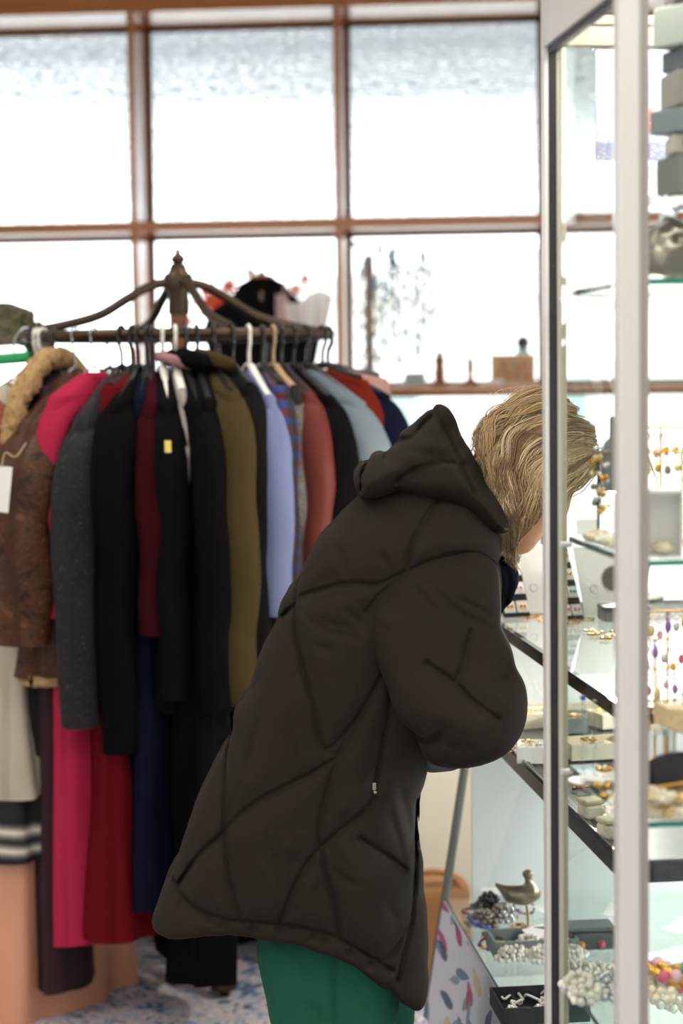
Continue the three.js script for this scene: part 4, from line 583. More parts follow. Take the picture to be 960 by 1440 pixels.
// --- on the deck of the counter
const dk = (px, py) => onLevel(px, py, KM + 0.001);
for (const [px, py, w, d, m, l] of [[748, 1020, 0.09, 0.06, cream, 'cream box of brooches near the sleeve'], [757, 1068, 0.075, 0.07, whiteCard, 'white lidded box with gold brooch on the black deck'], [835, 1062, 0.11, 0.08, cream, 'cream tray of gold jewellery behind the cabinet glass'], [800, 1028, 0.06, 0.05, greyBox, 'small grey tray of mixed rings on the deck'], [858, 1020, 0.07, 0.06, cream, 'beige tray at the near end of the deck']]) {
  const p = dk(px, py); tray(p, l, w, 0.03, d, TURN + rr(-0.3, 0.3), m, cream);
  for (let i = 0; i < 4; i++) brooch(V(p.x + rr(-0.3, 0.3) * w, p.y + 0.006 + 0.008 * i, p.z + rr(-0.3, 0.3) * d), ['small bright gold', 'pale gilt', 'silver', 'deep gold topmost'][i] + ' brooch heaped in the ' + l.split(' ').slice(0, 5).join(' '), [gold, paleGold, silver, gold][i], rr(0.011, 0.017), 'brooches in the counter trays');
  for (let i = 0; i < 2; i++) rock(V(p.x + rr(-0.25, 0.25) * w, p.y + 0.006, p.z + rr(-0.25, 0.25) * d), 'cream shell ornament heaped in the ' + l.split(' ').slice(0, 5).join(' '), rr(0.012, 0.018), cream, 'shell ornaments in the trays');
}
for (const [px, py] of [[765, 1000], [725, 1050], [712, 1058], [778, 1085], [815, 1065], [850, 1100], [838, 1130], [818, 1110], [862, 1150]]) bracelet(dk(px, py), 'beaded gilt bracelet lying loose on the black deck', gold, 0.016, 0.002, rr(0, 0.4), 'bracelets on the black deck');
for (const [px, py] of [[830, 1150], [858, 1178]]) { const t = place('ring_box', 'small cream ring box on the black deck', 'box', dk(px, py), TURN + rr(-0.4, 0.4), 'ring boxes on the deck'); obj('box_body', rb(0.034, 0.024, 0.034, 0.006, 0, 0.012, 0), cream, t); obj('lid', rb(0.035, 0.008, 0.035, 0.003, 0, 0.028, 0), mat('#d3c3a2', 0.6), t); }
// --- on the lower glass shelf
const ls = (px, py) => onLevel(px, py, KS + 0.001);
{
  const p = ls(738, 1316), t = place('bird_figurine', 'brass wading bird figurine standing on one leg', 'figurine', p, 0);
  const body = nets([-0.07, 0.02, -0.03], [0.06, 0.16, 0.03], 0.003, (x, y, z) => { const q = V(x, y, z); let d = ell(q, [-0.005, 0.082, 0], [0.034, 0.02, 0.017]); d = smin(d, capsule(q, V(-0.03, 0.086, 0), V(-0.056, 0.104, 0), 0.013, 0.004), 0.012); d = smin(d, capsule(q, V(0.018, 0.088, 0), V(0.004, 0.122, 0), 0.009, 0.006), 0.014); return smin(d, ell(q, [0.006, 0.126, 0], [0.011, 0.008, 0.008]), 0.006); });
  obj('bird_body', body, mat('#8f8574', 0.3, { metalness: 0.8 }), t); obj('leg', tube([V(0.002, 0.07, 0), V(0.006, 0.04, 0), V(0.006, 0.004, 0)], 0.003, 10, 7), paleGold, t); obj('foot', rb(0.04, 0.005, 0.02, 0.002, 0.006, 0.0025, 0), paleGold, t);
}
const bx1 = tray(ls(748, 1336), 'light grey tray filled with pearl strands', 0.16, 0.032, 0.085, TURN, greyBox, whiteCard);
for (let i = 0; i < 5; i++) necklace(ls(722 + i * 20, 1352 - (i % 2) * 12).add(V(0, 0.005 + 0.004 * (i % 2), 0)), 'white pearl necklace coiled in the grey tray', pearl, 0.0052, 3, 0.034, 'pearl necklaces in the grey tray');
tray(ls(758, 1424), 'black tray with silver white ribbon ends', 0.15, 0.03, 0.11, TURN, blackBox, blackBox);
{ const p = ls(758, 1420); for (let i = 0; i < 9; i++) { const t = place('chain', 'curled silver chain lying in the black tray', 'chain', V(p.x + rr(-0.06, 0.05), p.y + 0.006, p.z + rr(-0.045, 0.04)), rr(0, 6), 'silver chains in the black tray'); obj('links', tube([V(-0.03, 0.004, 0), V(-0.012, 0.014, 0.01), V(0.004, 0.004, -0.008), V(0.018, 0.016, 0.004), V(0.032, 0.004, -0.006)], 0.0024, 26, 6), ribbon, t); } }
for (const [px, py, w, d, tn, l] of [[716, 1238, 0.12, 0.03, 0.2, 'long white paper label among jewellery'], [760, 1300, 0.06, 0.05, 0.7, 'folded white card beside brass bird'], [842, 1290, 0.08, 0.05, 0.3, 'small white card near dark case']]) { const t = place('paper_card', l, 'card', ls(px, py + 30).add(V(0, 0.012, 0)), tn); obj('sheet', rb(w, 0.0012, d, 0.0005).rotateX(0.35).translate(0, 0.012, 0), whiteCard, t); }
for (let i = 0; i < 12; i++) bracelet(ls(rr(668, 740), rr(1282, 1322)), ['tarnished silver', 'gold', 'bright silver', 'dark blue', 'brown'][i % 5] + ' bracelet lying near the brass bird on the lower shelf', [oldSilver, gold, silver, mat('#2b3d8f', 0.2), mat('#6b3d22', 0.4)][i % 5], rr(0.014, 0.026), rr(0.002, 0.004), rr(0, 0.6), 'bracelets on the lower shelf');
for (let i = 0; i < 5; i++) necklace(ls(rr(672, 716), rr(1270, 1305)), ['tarnished silver', 'blackened metal', 'bright silver'][i % 3] + ' bead necklace heaped on the lower glass shelf', [oldSilver, mat('#2c2b29', 0.3, { metalness: 0.6 }), silver][i % 3], 0.006, 4, 0.03, 'dark necklaces on the lower shelf');
{ const t = place('dark_case', 'dark grey open case with orange brooches', 'case', ls(826, 1330), TURN); obj('case_body', rb(0.1, 0.034, 0.06, 0.003, 0, 0.017, 0), mat('#454b4b', 0.5), t); obj('lid', rb(0.1, 0.008, 0.06, 0.003, 0, 0.04, 0), mat('#5a6163', 0.4), t); for (const [x, m] of [[-0.02, gems[3]], [0.02, gems[2]]]) obj('brooch_knob', ball(0.008, x, 0.012, 0.032), m, t); }
for (let i = 0; i < 6; i++) necklace(ls(808 + i * 11, 1392 - (i % 2) * 14).add(V(0, 0.004, 0)), 'white pearl necklace piled behind the cabinet glass', pearl, 0.0058, 3, 0.036, 'pearl necklaces behind the cabinet');
for (let i = 0; i < 5; i++) necklace(ls(930 + i * 9, 1395 + rr(-30, 30)), 'large white bead necklace at the near end of counter', pearl, 0.008, 2, 0.04, 'large bead necklaces');
{ const p = ls(950, 1450), t = place('fan', 'white paper fan with coral edge on the lower shelf', 'fan', p, 0.3); obj('leaf', sheet(20, 3, (u, v) => { const a = lerp(0.3, 2.8, u), r = lerp(0.03, 0.1, v); return [r * Math.cos(a), 0.01 + 0.003 * Math.sin(u * 62), r * Math.sin(a)]; }), whiteCard, t); obj('edge', sheet(20, 1, (u, v) => { const a = lerp(0.3, 2.8, u), r = lerp(0.1, 0.106, v); return [r * Math.cos(a), 0.0105 + 0.003 * Math.sin(u * 62), r * Math.sin(a)]; }), mat('#d9744f', 0.6), t); }
for (const [px, py, w, d, tn, l] of [[700, 1262, 0.05, 0.04, 0.9, 'creased white note behind the heaped necklaces'], [772, 1262, 0.07, 0.05, 0.4, 'pale folded note behind the brass bird'], [868, 1268, 0.09, 0.06, 1.1, 'large white folded note at the shelf back'], [935, 1330, 0.1, 0.07, 0.2, 'cream folded note at the near counter end'], [955, 1290, 0.08, 0.05, 0.8, 'white folded note beside large bead necklaces']]) { const t = place('paper_card', l, 'card', ls(px, py + 24).add(V(0, 0.004, 0)), tn); obj('sheet', sheet(8, 6, (u, v) => [(u - 0.5) * w, 0.006 + 0.02 * Math.abs(u - 0.45) + 0.004 * noise(u * 5, v * 5, px), (v - 0.5) * d]), whiteCard, t); }
for (const [px, py, k, c] of [[684, 1318, 3, 'amber'], [706, 1326, 4, 'blue'], [725, 1322, 0, 'turquoise'], [660, 1300, 2, 'crimson'], [690, 1290, 5, 'pink']]) brooch(ls(px, py), c + ' stone brooch at the edge of the lower shelf', gems[k], 0.012);
for (let i = 0; i < 3; i++) bracelet(ls(690 + i * 24, 1332), ['gold', 'pale gold', 'silver'][i] + ' bangle in front of the heaped necklaces', [gold, paleGold, silver][i], 0.022, 0.003, 0.3);
// --- inside the tall cabinet: top shelf
const X = (px, h, d) => { const k = (px - 480) / FOCAL; return C((k * cs_ * d + sn_ * d) / (cs_ - k * sn_), h + 0.001, d); }; // on a level, at a surveyed column
{
  const p = X(946, SH[0], 2.22), t = place('metal_mask', 'tarnished silver lion mask ornament on the top shelf', 'ornament', p, TURN);
  const g = nets([-0.07, -0.02, -0.07], [0.09, 0.1, 0.06], 0.0035, (x, y, z) => { const q = V(x, y, z); let d = ell(q, [0, 0.036, 0], [0.04, 0.036, 0.035]); d = smin(d, ell(q, [-0.022, 0.024, 0.014], [0.022, 0.018, 0.02]), 0.01); for (const s of [-1, 1]) { d = Math.max(d, -ell(q, [-0.02 + 0.018 * s, 0.05, 0.034], [0.009, 0.008, 0.012])); d = smin(d, ell(q, [0.02 + 0.02 * s, 0.066, 0.012 * s], [0.014, 0.012, 0.01]), 0.008); } d = smin(d, ell(q, [0.045, 0.03, 0], [0.034, 0.03, 0.034]), 0.012); d = Math.max(d, -y); return d + 0.004 * noise(x * 90, y * 90, z * 90); });
  obj('mask', g, mat('#8a8377', 0.28, { metalness: 0.85 }), t);
  const c = place('lace_cloth', 'crumpled lavender white lace cloth draped over silver mask', 'cloth', p.clone().add(V(0.006, 0.07, 0)), 0.2);
  obj('cloth', sheet(24, 14, (u, v) => [lerp(-0.035, 0.045, u) + 0.006 * noise(u * 7, v * 5), 0.012 + 0.02 * v + 0.014 * noise(u * 6, v * 6, 3), lerp(0.035, -0.03, v)]), mat('#d9d3dc', 0.8), c);
}
{ // stack of open gift boxes
  const specs = [[0.0, '#6f7270', 0.05], [0.008, '#b9b2a4', 0.024], [-0.012, '#7a8486', 0.03], [0.006, '#8e8a83', 0.045], [0.016, '#59616c', 0.026], [-0.008, '#a9b3ac', 0.05], [0.01, '#5d5a55', 0.03]]; let y = 0.108;
  specs.forEach(([dx, c, h], i) => { const t = place('gift_box', ['grey gift box at the bottom of the stack', 'beige gift box second from the stack bottom', 'slate gift box with jutting corner in the stack', 'taupe gift box in the middle of the stack', 'dark blue grey box third from the stack top', 'pale green grey box second from stack top', 'dark brown box with coin topmost of the stack'][i], 'box', X(990 + dx * 600, SH[0] + y, 2.3), TURN + [0.1, -0.2, 0.5, 0, 0.3, 0.6, -0.1][i]); obj('box_body', rb(0.1, h, 0.075, 0.003, 0, h / 2, 0), mat(c, 0.6), t); obj('inset', rb(0.03, h * 0.5, 0.004, 0.002, -0.02, h / 2, 0.038), mat('#8b6f52', 0.6), t); y += h + 0.002; });
  const st = place('box_riser', 'clear riser under the stack of gift boxes', 'stand', X(990, SH[0], 2.3), TURN); obj('riser', [bx(0.1, 0.003, 0.075, 0, 0.105, 0), bx(0.003, 0.104, 0.075, -0.048, 0.052, 0), bx(0.003, 0.104, 0.075, 0.048, 0.052, 0)], acrylic, st);
}
{ const p = X(898, 1.862, CB - 0.016), t = place('rose_print', 'pale lavender scarf print with pink rose hanging at cabinet back', 'print', p, TURN);
  const tex = dataTex(256, (x, y) => { const d = Math.hypot((x - 0.62) * 0.8, y - 0.36), n = 6 * tnoise(x, y, 6); let c = [190 + n, 194 + n, 218 + n]; if (d < 0.11 + 0.012 * tnoise(x, y, 9)) c = [214, 150, 152]; if (y < 0.16) c = [150, 156, 190]; if (tnoise(x, y, 8, 3) > 0.36) c = [226, 222, 224]; return c; });
  obj('cloth', rb(0.12, 0.15, 0.003, 0.001), new THREE.MeshStandardMaterial({ map: tex, roughness: 0.8 }), t); obj('rod', cyl(0.002, 0.002, 0.13, 0, 0, 0, 8).rotateZ(Math.PI / 2).translate(0, 0.076, 0), silver, t); }
// second shelf
{ const p = X(934, SH[1], 2.18), t = place('white_gift_box', 'white open-fronted gift box holding a cream shell', 'box', p, TURN - 0.25), w = 0.042, h = 0.083, k = 0.002; obj('box_body', [bx(w, k, w, 0, k / 2, 0), bx(w, k * 2, w, 0, h - k, 0), bx(k, h, w, -w / 2, h / 2, 0), bx(k, h, w, w / 2, h / 2, 0), bx(w, h, k, 0, h / 2, -w / 2)], whiteCard, t); rock(p.clone().add(V(0, 0.004, 0)), 'cream shell inside the white gift box', 0.012, cream); }
{ const p = X(842, SH[1], 2.4), t = place('charm_stand', 'black jewellery stand hung with gold flower chain', 'stand', p, TURN); obj('pole', cyl(0.002, 0.002, 0.11, 0, 0.055, 0, 8), black, t); obj('base', lathe([[0, 0], [0.018, 0], [0.018, 0.004], [0, 0.006]], 16), black, t); for (let i = 0; i < 16; i++) obj('flower_charm', [ball(0.0045, 0.008 * Math.sin(i * 1.9), 0.04 + i * 0.0055, 0.006 * Math.cos(i * 2.3), 7, 5), ball(0.003, 0.008 * Math.sin(i * 1.9) + 0.006, 0.042 + i * 0.0055, 0.004, 6, 5)], [gold, paleGold, oldSilver, silver][i % 4], t); }
for (let i = 0; i < 7; i++) rock(onLevel(828 + i * 7, 760 + i * 2.6, SH[1] + 0.001).add(V(0.004, 0, 0)), (i % 3 ? 'small cream' : 'small pearly white') + ' shell ornament on the middle glass shelf', rr(0.009, 0.015), i % 3 ? cream : pearl, 'cream shells on the glass shelf');
{ const t = place('name_card', 'little white card standing on the middle glass shelf', 'card', onLevel(826, 752, SH[1] + 0.001), TURN); obj('sheet', rb(0.03, 0.022, 0.001, 0.0005, 0, 0.011, 0).rotateX(-0.2), whiteCard, t); }
earringTree(X(930, SH[1], 2.42), 'gold earring stand behind the white gift box', 0.15, 8, [gold, paleGold, gold, gems[5]]);
earringTree(X(960, SH[1], 2.34), 'gold earring stand to the right of gift box', 0.12, 8, [paleGold, gold, oldSilver]);
{ const t = place('pendant', 'round silver pendant hanging below the glass shelf', 'pendant', X(864, SH[1] - 0.012, 2.3), TURN); obj('disc', new THREE.CylinderGeometry(0.0165, 0.0165, 0.003, 28).rotateX(Math.PI / 2).translate(0, -0.027, 0), oldSilver, t); obj('cord', cyl(0.0006, 0.0006, 0.012, 0, -0.005, 0, 6), silver, t); }
// third shelf
for (const [L, d, h, l] of [[922, 2.3, 0.2, 'tall gold earring stand with pink drops'], [950, 2.25, 0.17, 'gold earring stand with violet drops beside wooden wedge'], [940, 2.42, 0.22, 'tall gold earring stand at the cabinet back']]) earringTree(X(L, SH[2], d), l, h, 9, [gold, gems[2], paleGold, gems[5], gems[1], silver]);
earringTree(X(936, SH[2], 2.3), 'short gold earring stand with clear and pink stones', 0.12, 9, [silver, gems[5], gold, pearl]);
{ const t = place('wooden_wedge', 'pale wooden display wedge among earring stands', 'stand', X(966, SH[2], 2.22), TURN + 0.1); const s = new THREE.Shape([new THREE.Vector2(-0.04, 0.11), new THREE.Vector2(0.06, 0.07), new THREE.Vector2(0.06, 0.12), new THREE.Vector2(-0.04, 0.132)]); obj('wedge', new THREE.ExtrudeGeometry(s, { depth: 0.04, bevelSize: 0.002, bevelThickness: 0.002, bevelSegments: 2 }), new THREE.MeshStandardMaterial({ map: rep(woodTex('#c8ab7c', '#dcc49a'), 12, 12), roughness: 0.6 }), t); obj('support', [bx(0.004, 0.11, 0.03, -0.03, 0.055, 0.02), bx(0.004, 0.075, 0.03, 0.05, 0.037, 0.02)], acrylic, t); }
{ const p = X(955, SH[2], 2.19), t = place('velvet_bust', 'black velvet jewellery bust with gold bar', 'stand', p, TURN); obj('bust', new THREE.SphereGeometry(0.045, 24, 16, 0, 6.3, 0, 1.57).scale(1.1, 0.8, 0.7).translate(0, 0.04, 0), velvet('#0b0a0b', '#333333'), t); obj('gold_bar', rb(0.09, 0.004, 0.003, 0.001).rotateZ(0.12).translate(0.01, 0.046, 0.033), gold, t); obj('base', rb(0.09, 0.04, 0.05, 0.004, 0, 0.02, 0), cream, t); }
for (let i = 0; i < 9; i++) rock(X(918 + (i % 5) * 11, SH[2] + (i > 4 ? 0.02 : 0), 2.165 + rr(-0.004, 0.004)), ['cream', 'pearly white', 'pale gold'][i % 3] + ' shell heaped at the front of third shelf', rr(0.011, 0.016), [cream, pearl, paleGold][i % 3], 'shells on the third shelf');
for (let i = 0; i < 10; i++) bracelet(X(rr(915, 965), SH[2], 2.25 + rr(0, 0.18)), ['gold', 'silver', 'pale gold'][i % 3] + ' jewelled bracelet on the third glass shelf', [gold, silver, paleGold][i % 3], 0.024, 0.003, rr(0, 1), 'bracelets on the third shelf');
{ const t = place('acrylic_stand', 'clear acrylic stand with two white discs', 'stand', onLevel(826, 1098, SH[2] + 0.001), TURN); for (const [x, z] of [[0, 0], [0.012, 0.012]]) { obj('disc', [cyl(0.026, 0.026, 0.002, x, 0.001 + x * 0.5, z, 28)], whiteCard, t); obj('pole', cyl(0.0025, 0.0025, 0.11, x - 0.006, 0.055, z, 10), acrylic, t); } obj('gem', ball(0.004, -0.006, 0.112, 0), gems[4], t); }
for (const [px, py, k] of [[850, 1085, 0], [862, 1100, 1], [856, 1122, 2], [868, 1135, 3], [846, 1108, 4], [866, 1150, 5], [838, 1098, 0]]) { const p = onLevel(px, py, SH[2] + 0.001); if (k % 2) rock(p, 'pearly shell on the left of third shelf', 0.012, pearl, 'pearly shells left of third shelf'); else brooch(p, 'gilt stone brooch on the left of third shelf', gold, 0.014, 'brooches left of third shelf'); }
// bottom visible shelf
for (let i = 0; i < 6; i++) necklace(C(0.6 + (i % 3) * 0.05, SH[3] + 0.001, 2.42 + (i > 2 ? 0.05 : 0)), ['pearl', 'silver', 'cream'][i % 3] + ' bead necklace on the bottom glass shelf', [pearl, silver, cream][i % 3], 0.006, 2, 0.026, 'necklaces on the bottom glass shelf');
for (let i = 0; i < 4; i++) bracelet(C(0.71 + i * 0.02, SH[3] + 0.001, 2.44), 'brass bangle on the bottom glass shelf', gold, 0.03, 0.006, 0.6, 'bangles on the bottom glass shelf');

// ---------------------------------------------------------------- behind the counter
{
  const p = at(650, 1200, 4.75), t = thing('cupboard', 'low cream cupboard with panel doors beyond the counter', 'cupboard', [p.x + 0.1, 0, p.z], 0.05);
  const crm = mat('#e6e0cf', 0.6); obj('carcass', rb(1.1, 0.84, 0.42, 0.004, 0, 0.42, -0.02), crm, t); obj('top', rb(1.14, 0.03, 0.46, 0.005, 0, 0.855, -0.02), crm, t);
  for (const s of [-1, 1]) { const d = obj('door', rb(0.52, 0.72, 0.02, 0.003, s * 0.27, 0.44, 0.2), crm, t); obj('handle', ball(0.013, s * 0.05, 0.5, 0.222), mat('#8d7b5a', 0.4, { metalness: 0.6 }), d); }
  const q = at(604, 1380, 4.35), b = thing('leather_bag', 'tan leather shoulder bag standing behind the counter end', 'bag', [q.x, 0, q.z], 0.2), tan = mat('#9a6a3c', 0.55);
  obj('bag_body', rb(0.2, 0.3, 0.1, 0.05, 0, 0.151, 0, 6), tan, b); obj('strap', tube([V(-0.08, 0.26, 0.03), V(-0.05, 0.315, 0.05), V(0.03, 0.315, 0.05), V(0.08, 0.26, 0.03)], 0.008, 24, 8), tan, b);
}
// ---------------------------------------------------------------- on the window sill and in the window
const wall = (px, py, z) => onWall(px, py, z).applyMatrix4(WALL.matrixWorld);
const sillY = hS1 + 0.001, WT = WALL.rotation.y;
const onSill = (px, z) => { const p = wall(px, 540, z); return V(p.x, sillY, p.z); };
{
  const carve = mat('#8a4f26', 0.55), dark = mat('#4a3326', 0.6);
  const t = place('wooden_statuette', 'carved wooden standing figure with dark head on the sill', 'statuette', onSill(618, 0.03), WT); obj('figure', lathe([[0, 0], [0.032, 0], [0.034, 0.012], [0.02, 0.02], [0.021, 0.05], [0.017, 0.075], [0.021, 0.09], [0.019, 0.105], [0.01, 0.112], [0, 0.112]], 18), carve, t); obj('head', ball(0.013, 0.001, 0.118, 0.002, 12, 10), dark, t); obj('plinth', rb(0.07, 0.014, 0.05, 0.004, 0, 0.007, 0), dark, t);
  const s = place('wooden_tree', 'carved wooden figure with two raised arms on the sill', 'statuette', onSill(661, 0.03), WT); obj('trunk', lathe([[0, 0], [0.036, 0], [0.036, 0.012], [0.012, 0.022], [0.011, 0.05], [0.014, 0.07], [0.011, 0.095], [0, 0.1]], 16), carve, s); for (const k of [-1, 1]) obj('raised_arm', tube([V(0, 0.085, 0), V(k * 0.012, 0.1, 0), V(k * 0.026, 0.122, 0)], 0.005, 12, 8), carve, s);
  const b = place('wooden_box', 'painted wooden box with swirling red pattern on the sill', 'box', onSill(721, 0.03), WT); const painted = dataTex(256, (x, y) => { const k = Math.sin(x * 14 + 3 * Math.sin(y * 7) + 2 * tnoise(x, y, 3)), m = x > 0.12 && x < 0.88 && y > 0.15 && y < 0.85; return m && k > 0.55 ? [168, 104, 78] : m && k < -0.75 ? [140, 112, 104] : [196 + 10 * tnoise(x, y, 9), 164, 122]; });
  obj('box_body', rb(0.165, 0.105, 0.09, 0.003, 0, 0.054, 0), [new THREE.MeshStandardMaterial({ map: painted, roughness: 0.6 })][0], b); obj('lid', rb(0.168, 0.01, 0.092, 0.003, 0, 0.108, 0), mat('#b9956a', 0.6), b);
  const gl = place('glass_globe', 'dark glass globe on pale blue base on the wooden box', 'ornament', onSill(735, 0.03).add(V(0, 0.115, 0)), WT); obj('globe', ball(0.026, 0, 0.042, 0, 20, 14), mat('#3a3330', 0.15, { clearcoat: 1 }), gl); obj('base', lathe([[0, 0], [0.026, 0], [0.022, 0.016], [0.016, 0.022], [0, 0.022]], 18), mat('#a9cfd8', 0.4), gl);
  const w = place('white_dish', 'white rectangular dish under the wooden box edge', 'dish', onSill(690, 0.07), WT); obj('dish', rb(0.09, 0.02, 0.04, 0.008, 0, 0.01, 0), whiteCard, w);
  const gx = place('pale_card', 'grey blue card leaning by bead strands', 'card', onSill(583, 0.02), WT); obj('sheet', rb(0.08, 0.05, 0.004, 0.002, 0, 0.025, 0), mat('#a9b4b4', 0.7), gx);
}
{ // bead strands on a rod, with a wooden stand
  const z = -0.05, a = wall(498, 343, z), b = wall(618, 341, z), r = place('hanging_rod', 'thin white rod carrying crystal strands in the window', 'rod', a.clone().lerp(b, 0.5), WT); obj('rod', cyl(0.005, 0.005, a.distanceTo(b), 0, 0, 0, 10).rotateZ(Math.PI / 2), whiteCard, r); obj('end_knob', [ball(0.012, -a.distanceTo(b) / 2, 0, 0), ball(0.012, a.distanceTo(b) / 2, 0, 0)], whiteCard, r);
  const tint = ['#eef2f2', '#b4c3c9', '#93aeb5', '#d9e3da', '#668f9b', '#c3d2d9', '#8aa1b8', '#eef2f2', '#a3bdb7', '#d0d9e0', '#7896a8', '#dbe3e6'];
  for (let i = 0; i < 13; i++) {
    const px = 504 + i * 8.6, len = rr(0.4, 0.53), p = wall(px, 344, z + rr(-0.012, 0.012)), t = place('bead_strand', ['milky white', 'pale grey', 'sea green', 'cloudy', 'teal blue', 'silvery'][i % 6] + ' crystal bead strand, ' + ['first', 'second', 'third', 'fourth', 'fifth', 'sixth', 'seventh', 'eighth', 'ninth', 'tenth', 'eleventh', 'twelfth', 'thirteenth'][i] + ' along the rod from the mullion', 'beads', p, WT, 'crystal strands in the window'), g = [];
    for (let y = 0.014; y < len; y += rr(0.012, 0.022)) g.push(new THREE.SphereGeometry(rr(0.005, 0.0105), 8, 6).scale(1, rr(0.9, 1.7), 1).translate(rr(-0.006, 0.006), -y, rr(-0.004, 0.004)));
    obj('crystal', g, new THREE.MeshPhysicalMaterial({ color: S(tint[i % 12]), roughness: 0.2, transmission: 0.45, thickness: 0 }), t); obj('thread', cyl(0.0008, 0.0008, len, 0, -len / 2, 0, 5), silver, t);
  }
  for (const [px, py, c, l, s] of [[552, 366, '#4f7480', 'dark teal glass drop on window strand', 0.017], [525, 396, '#8fa6c8', 'blue glass drop on window strand', 0.016]]) { const t = place('glass_drop', l, 'pendant', wall(px, py, z + 0.02), WT); obj('drop', lathe([[0, 0.026], [0.004, 0.02], [s * 0.75, 0], [s * 0.9, -0.012], [s * 0.5, -0.026], [0, -0.03]], 16), mat(c, 0.15), t); }
  const st = place('wooden_stand', 'slim orange wooden upright behind crystal strands', 'stand', onSill(521, -0.12), WT); obj('upright', rb(0.032, 0.5, 0.02, 0.003, 0, 0.25, 0), mat('#c07a44', 0.5), st); obj('foot', rb(0.1, 0.016, 0.06, 0.004, 0, 0.008, 0), mat('#c07a44', 0.5), st); obj('bar', rb(0.14, 0.014, 0.012, 0.003, 0.02, 0.11, 0.012), whiteCard, st);
  for (const [py, l] of [[436, 'upper thin wire shelf of trinkets in the window'], [475, 'lower thin wire shelf of trinkets in the window']]) { const t = place('wire_shelf', l, 'shelf', wall(646, py, -0.1), WT); obj('wire', [cyl(0.003, 0.003, 0.2, 0, 0, 0, 8).rotateZ(Math.PI / 2), cyl(0.003, 0.003, 0.2, 0, 0, -0.05, 8).rotateZ(Math.PI / 2)], mat('#6d7a6c', 0.5), t); obj('trinket', cyl(0.014, 0.012, 0.03, 0.03, 0.017, -0.02, 14), acrylic, t); obj('trinket', cyl(0.01, 0.012, 0.024, -0.04, 0.014, -0.02, 14), acrylic, t); obj('bracket', [cyl(0.002, 0.002, 0.1, -0.1, 0, -0.05, 6).rotateX(Math.PI / 2), cyl(0.002, 0.002, 0.1, 0.1, 0, -0.05, 6).rotateX(Math.PI / 2)], silver, t); }
}
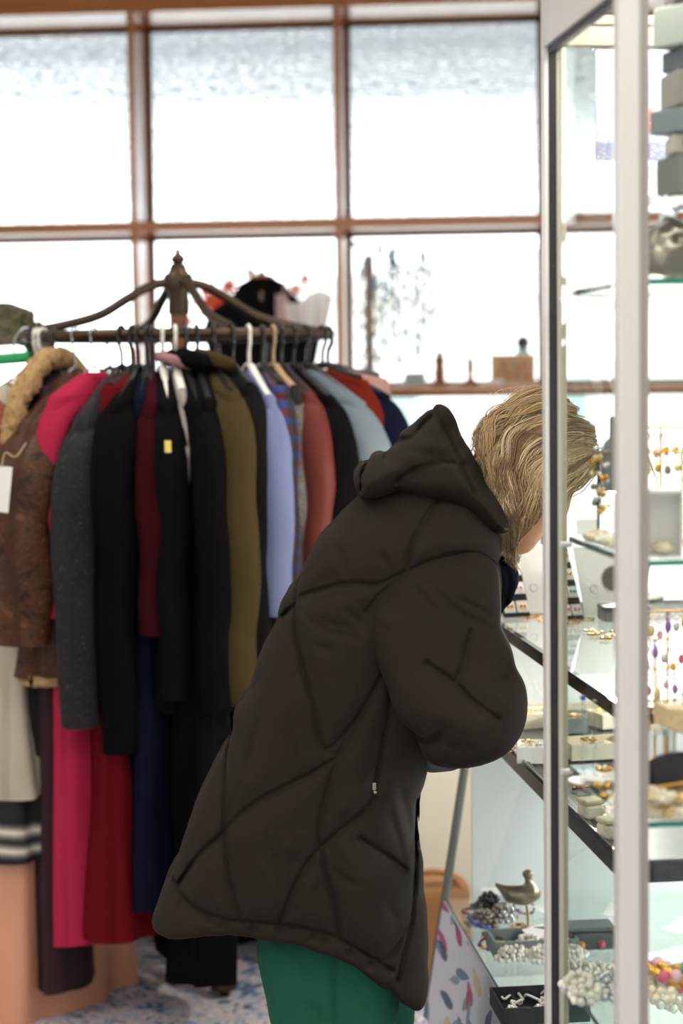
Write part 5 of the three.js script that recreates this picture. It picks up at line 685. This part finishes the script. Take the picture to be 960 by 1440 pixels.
{ // dress form and flowers in front of the middle window
  const D = 6.3, top = at(368, 392, D), t = thing('dress_form', 'black dress form with wooden neck cap behind the rack', 'dress form', [top.x, 0, -D], -0.25), Y = top.y, blk = fabric('#101014', 0.85);
  obj('torso', sheet(30, 26, (u, v) => { const a = u * 6.2832, P = [[0, 0.045, 0.04], [0.015, 0.075, 0.06], [0.05, 0.1, 0.07], [0.08, 0.14, 0.08], [0.11, 0.19, 0.09], [0.17, 0.21, 0.1], [0.34, 0.17, 0.12], [0.5, 0.13, 0.1], [0.66, 0.17, 0.13], [0.72, 0.17, 0.13]]; let q = v * (P.length - 1), i = Math.min(Math.floor(q), P.length - 2), k = q - i; const w = lerp(P[i][1], P[i + 1][1], k), d = lerp(P[i][2], P[i + 1][2], k); return [w * Math.cos(a), Y - lerp(P[i][0], P[i + 1][0], k), d * Math.sin(a)]; }, true), blk, t);
  obj('neck_cap', lathe([[0, 0.03], [0.008, 0.028], [0.012, 0.016], [0.042, 0.008], [0.044, 0], [0, 0]], 18).translate(0, Y, 0), mat('#a8744f', 0.5), t); obj('pole', cyl(0.014, 0.014, Y - 0.7, 0, (Y - 0.7) / 2, 0, 12), darkSteel, t); obj('foot', lathe([[0, 0], [0.17, 0], [0.17, 0.015], [0.02, 0.03], [0, 0.03]], 24), darkSteel, t);
  obj('pendant', rb(0.012, 0.05, 0.006, 0.004, 0.02, Y - 0.07, 0.075).rotateZ(0.0), mat('#6b6058', 0.5), t);
  const q = at(430, 437, 6.15), c = thing('camisole', 'white and pale pink camisole hanging beside the dress form', 'top', [q.x, q.y, q.z], -0.1); obj('front', sheet(18, 10, (u, v) => [lerp(-0.085, 0.09, u) * (1 - 0.3 * v), 0.045 - 0.02 * Math.sin(u * 6.28) * (1 - v) - v * 0.13, 0.022 * Math.sin(u * 13) * (0.3 + v)]), new THREE.MeshPhysicalMaterial({ color: S('#f3ecea'), roughness: 1, transmission: 0.55, thickness: 0 }), c); obj('side_panel', sheet(6, 8, (u, v) => [lerp(-0.1, -0.06, u), 0.055 - v * 0.13, 0.012 + 0.01 * Math.sin(u * 5)]), fabric('#d9b6b8', 0.8), c); obj('strap', [tube([V(-0.08, 0.05, 0), V(-0.06, 0.1, 0.01), V(-0.03, 0.05, 0)], 0.002, 12, 5), tube([V(0.085, 0.05, 0), V(0.07, 0.0, 0.02), V(0.05, -0.07, 0.02)], 0.002, 12, 5)], mat('#c9b3b0', 0.8), c);
  const petalGeo = (s) => { const g = []; for (let k = 0; k < 8; k++) { const sh = new THREE.Shape(); sh.moveTo(0, 0); sh.quadraticCurveTo(s * 0.28, s * 0.5, 0, s); sh.quadraticCurveTo(-s * 0.28, s * 0.5, 0, 0); g.push(new THREE.ExtrudeGeometry(sh, { depth: 0.002, bevelEnabled: false }).rotateX(0.25).rotateZ(k / 8 * 6.283)); } return g; };
  for (const [px, py, s, col, l] of [[300, 424, 0.08, '#e23b33', 'large red silk poinsettia in front of the window'], [322, 402, 0.045, '#e0564a', 'small red silk flower above the poinsettia'], [428, 392, 0.03, '#e2564c', 'tiny coral silk flower right of the dress form'], [415, 408, 0.035, '#e88079', 'pink silk flower beside the white camisole'], [262, 452, 0.04, '#d8453c', 'red silk flower beside the rack post'], [352, 384, 0.03, '#d98a4a', 'orange silk flower above the dress form']]) { const t2 = thing('silk_flower', l, 'flower', at(px, py, 6.6).toArray(), 0.1); obj('petals', petalGeo(s), mat(col, 0.7), t2); obj('centre', ball(s * 0.14, 0, 0, 0.006), gold, t2); obj('stem', tube([V(0, 0, -0.004), V(0.02, -0.12, -0.02), V(0.01, at(px, py, 6.6).y * -1 + sillY, -0.02)], 0.003, 14, 6), mat('#6f9a6a', 0.7), t2); }
}
renderer.render(scene, camera);
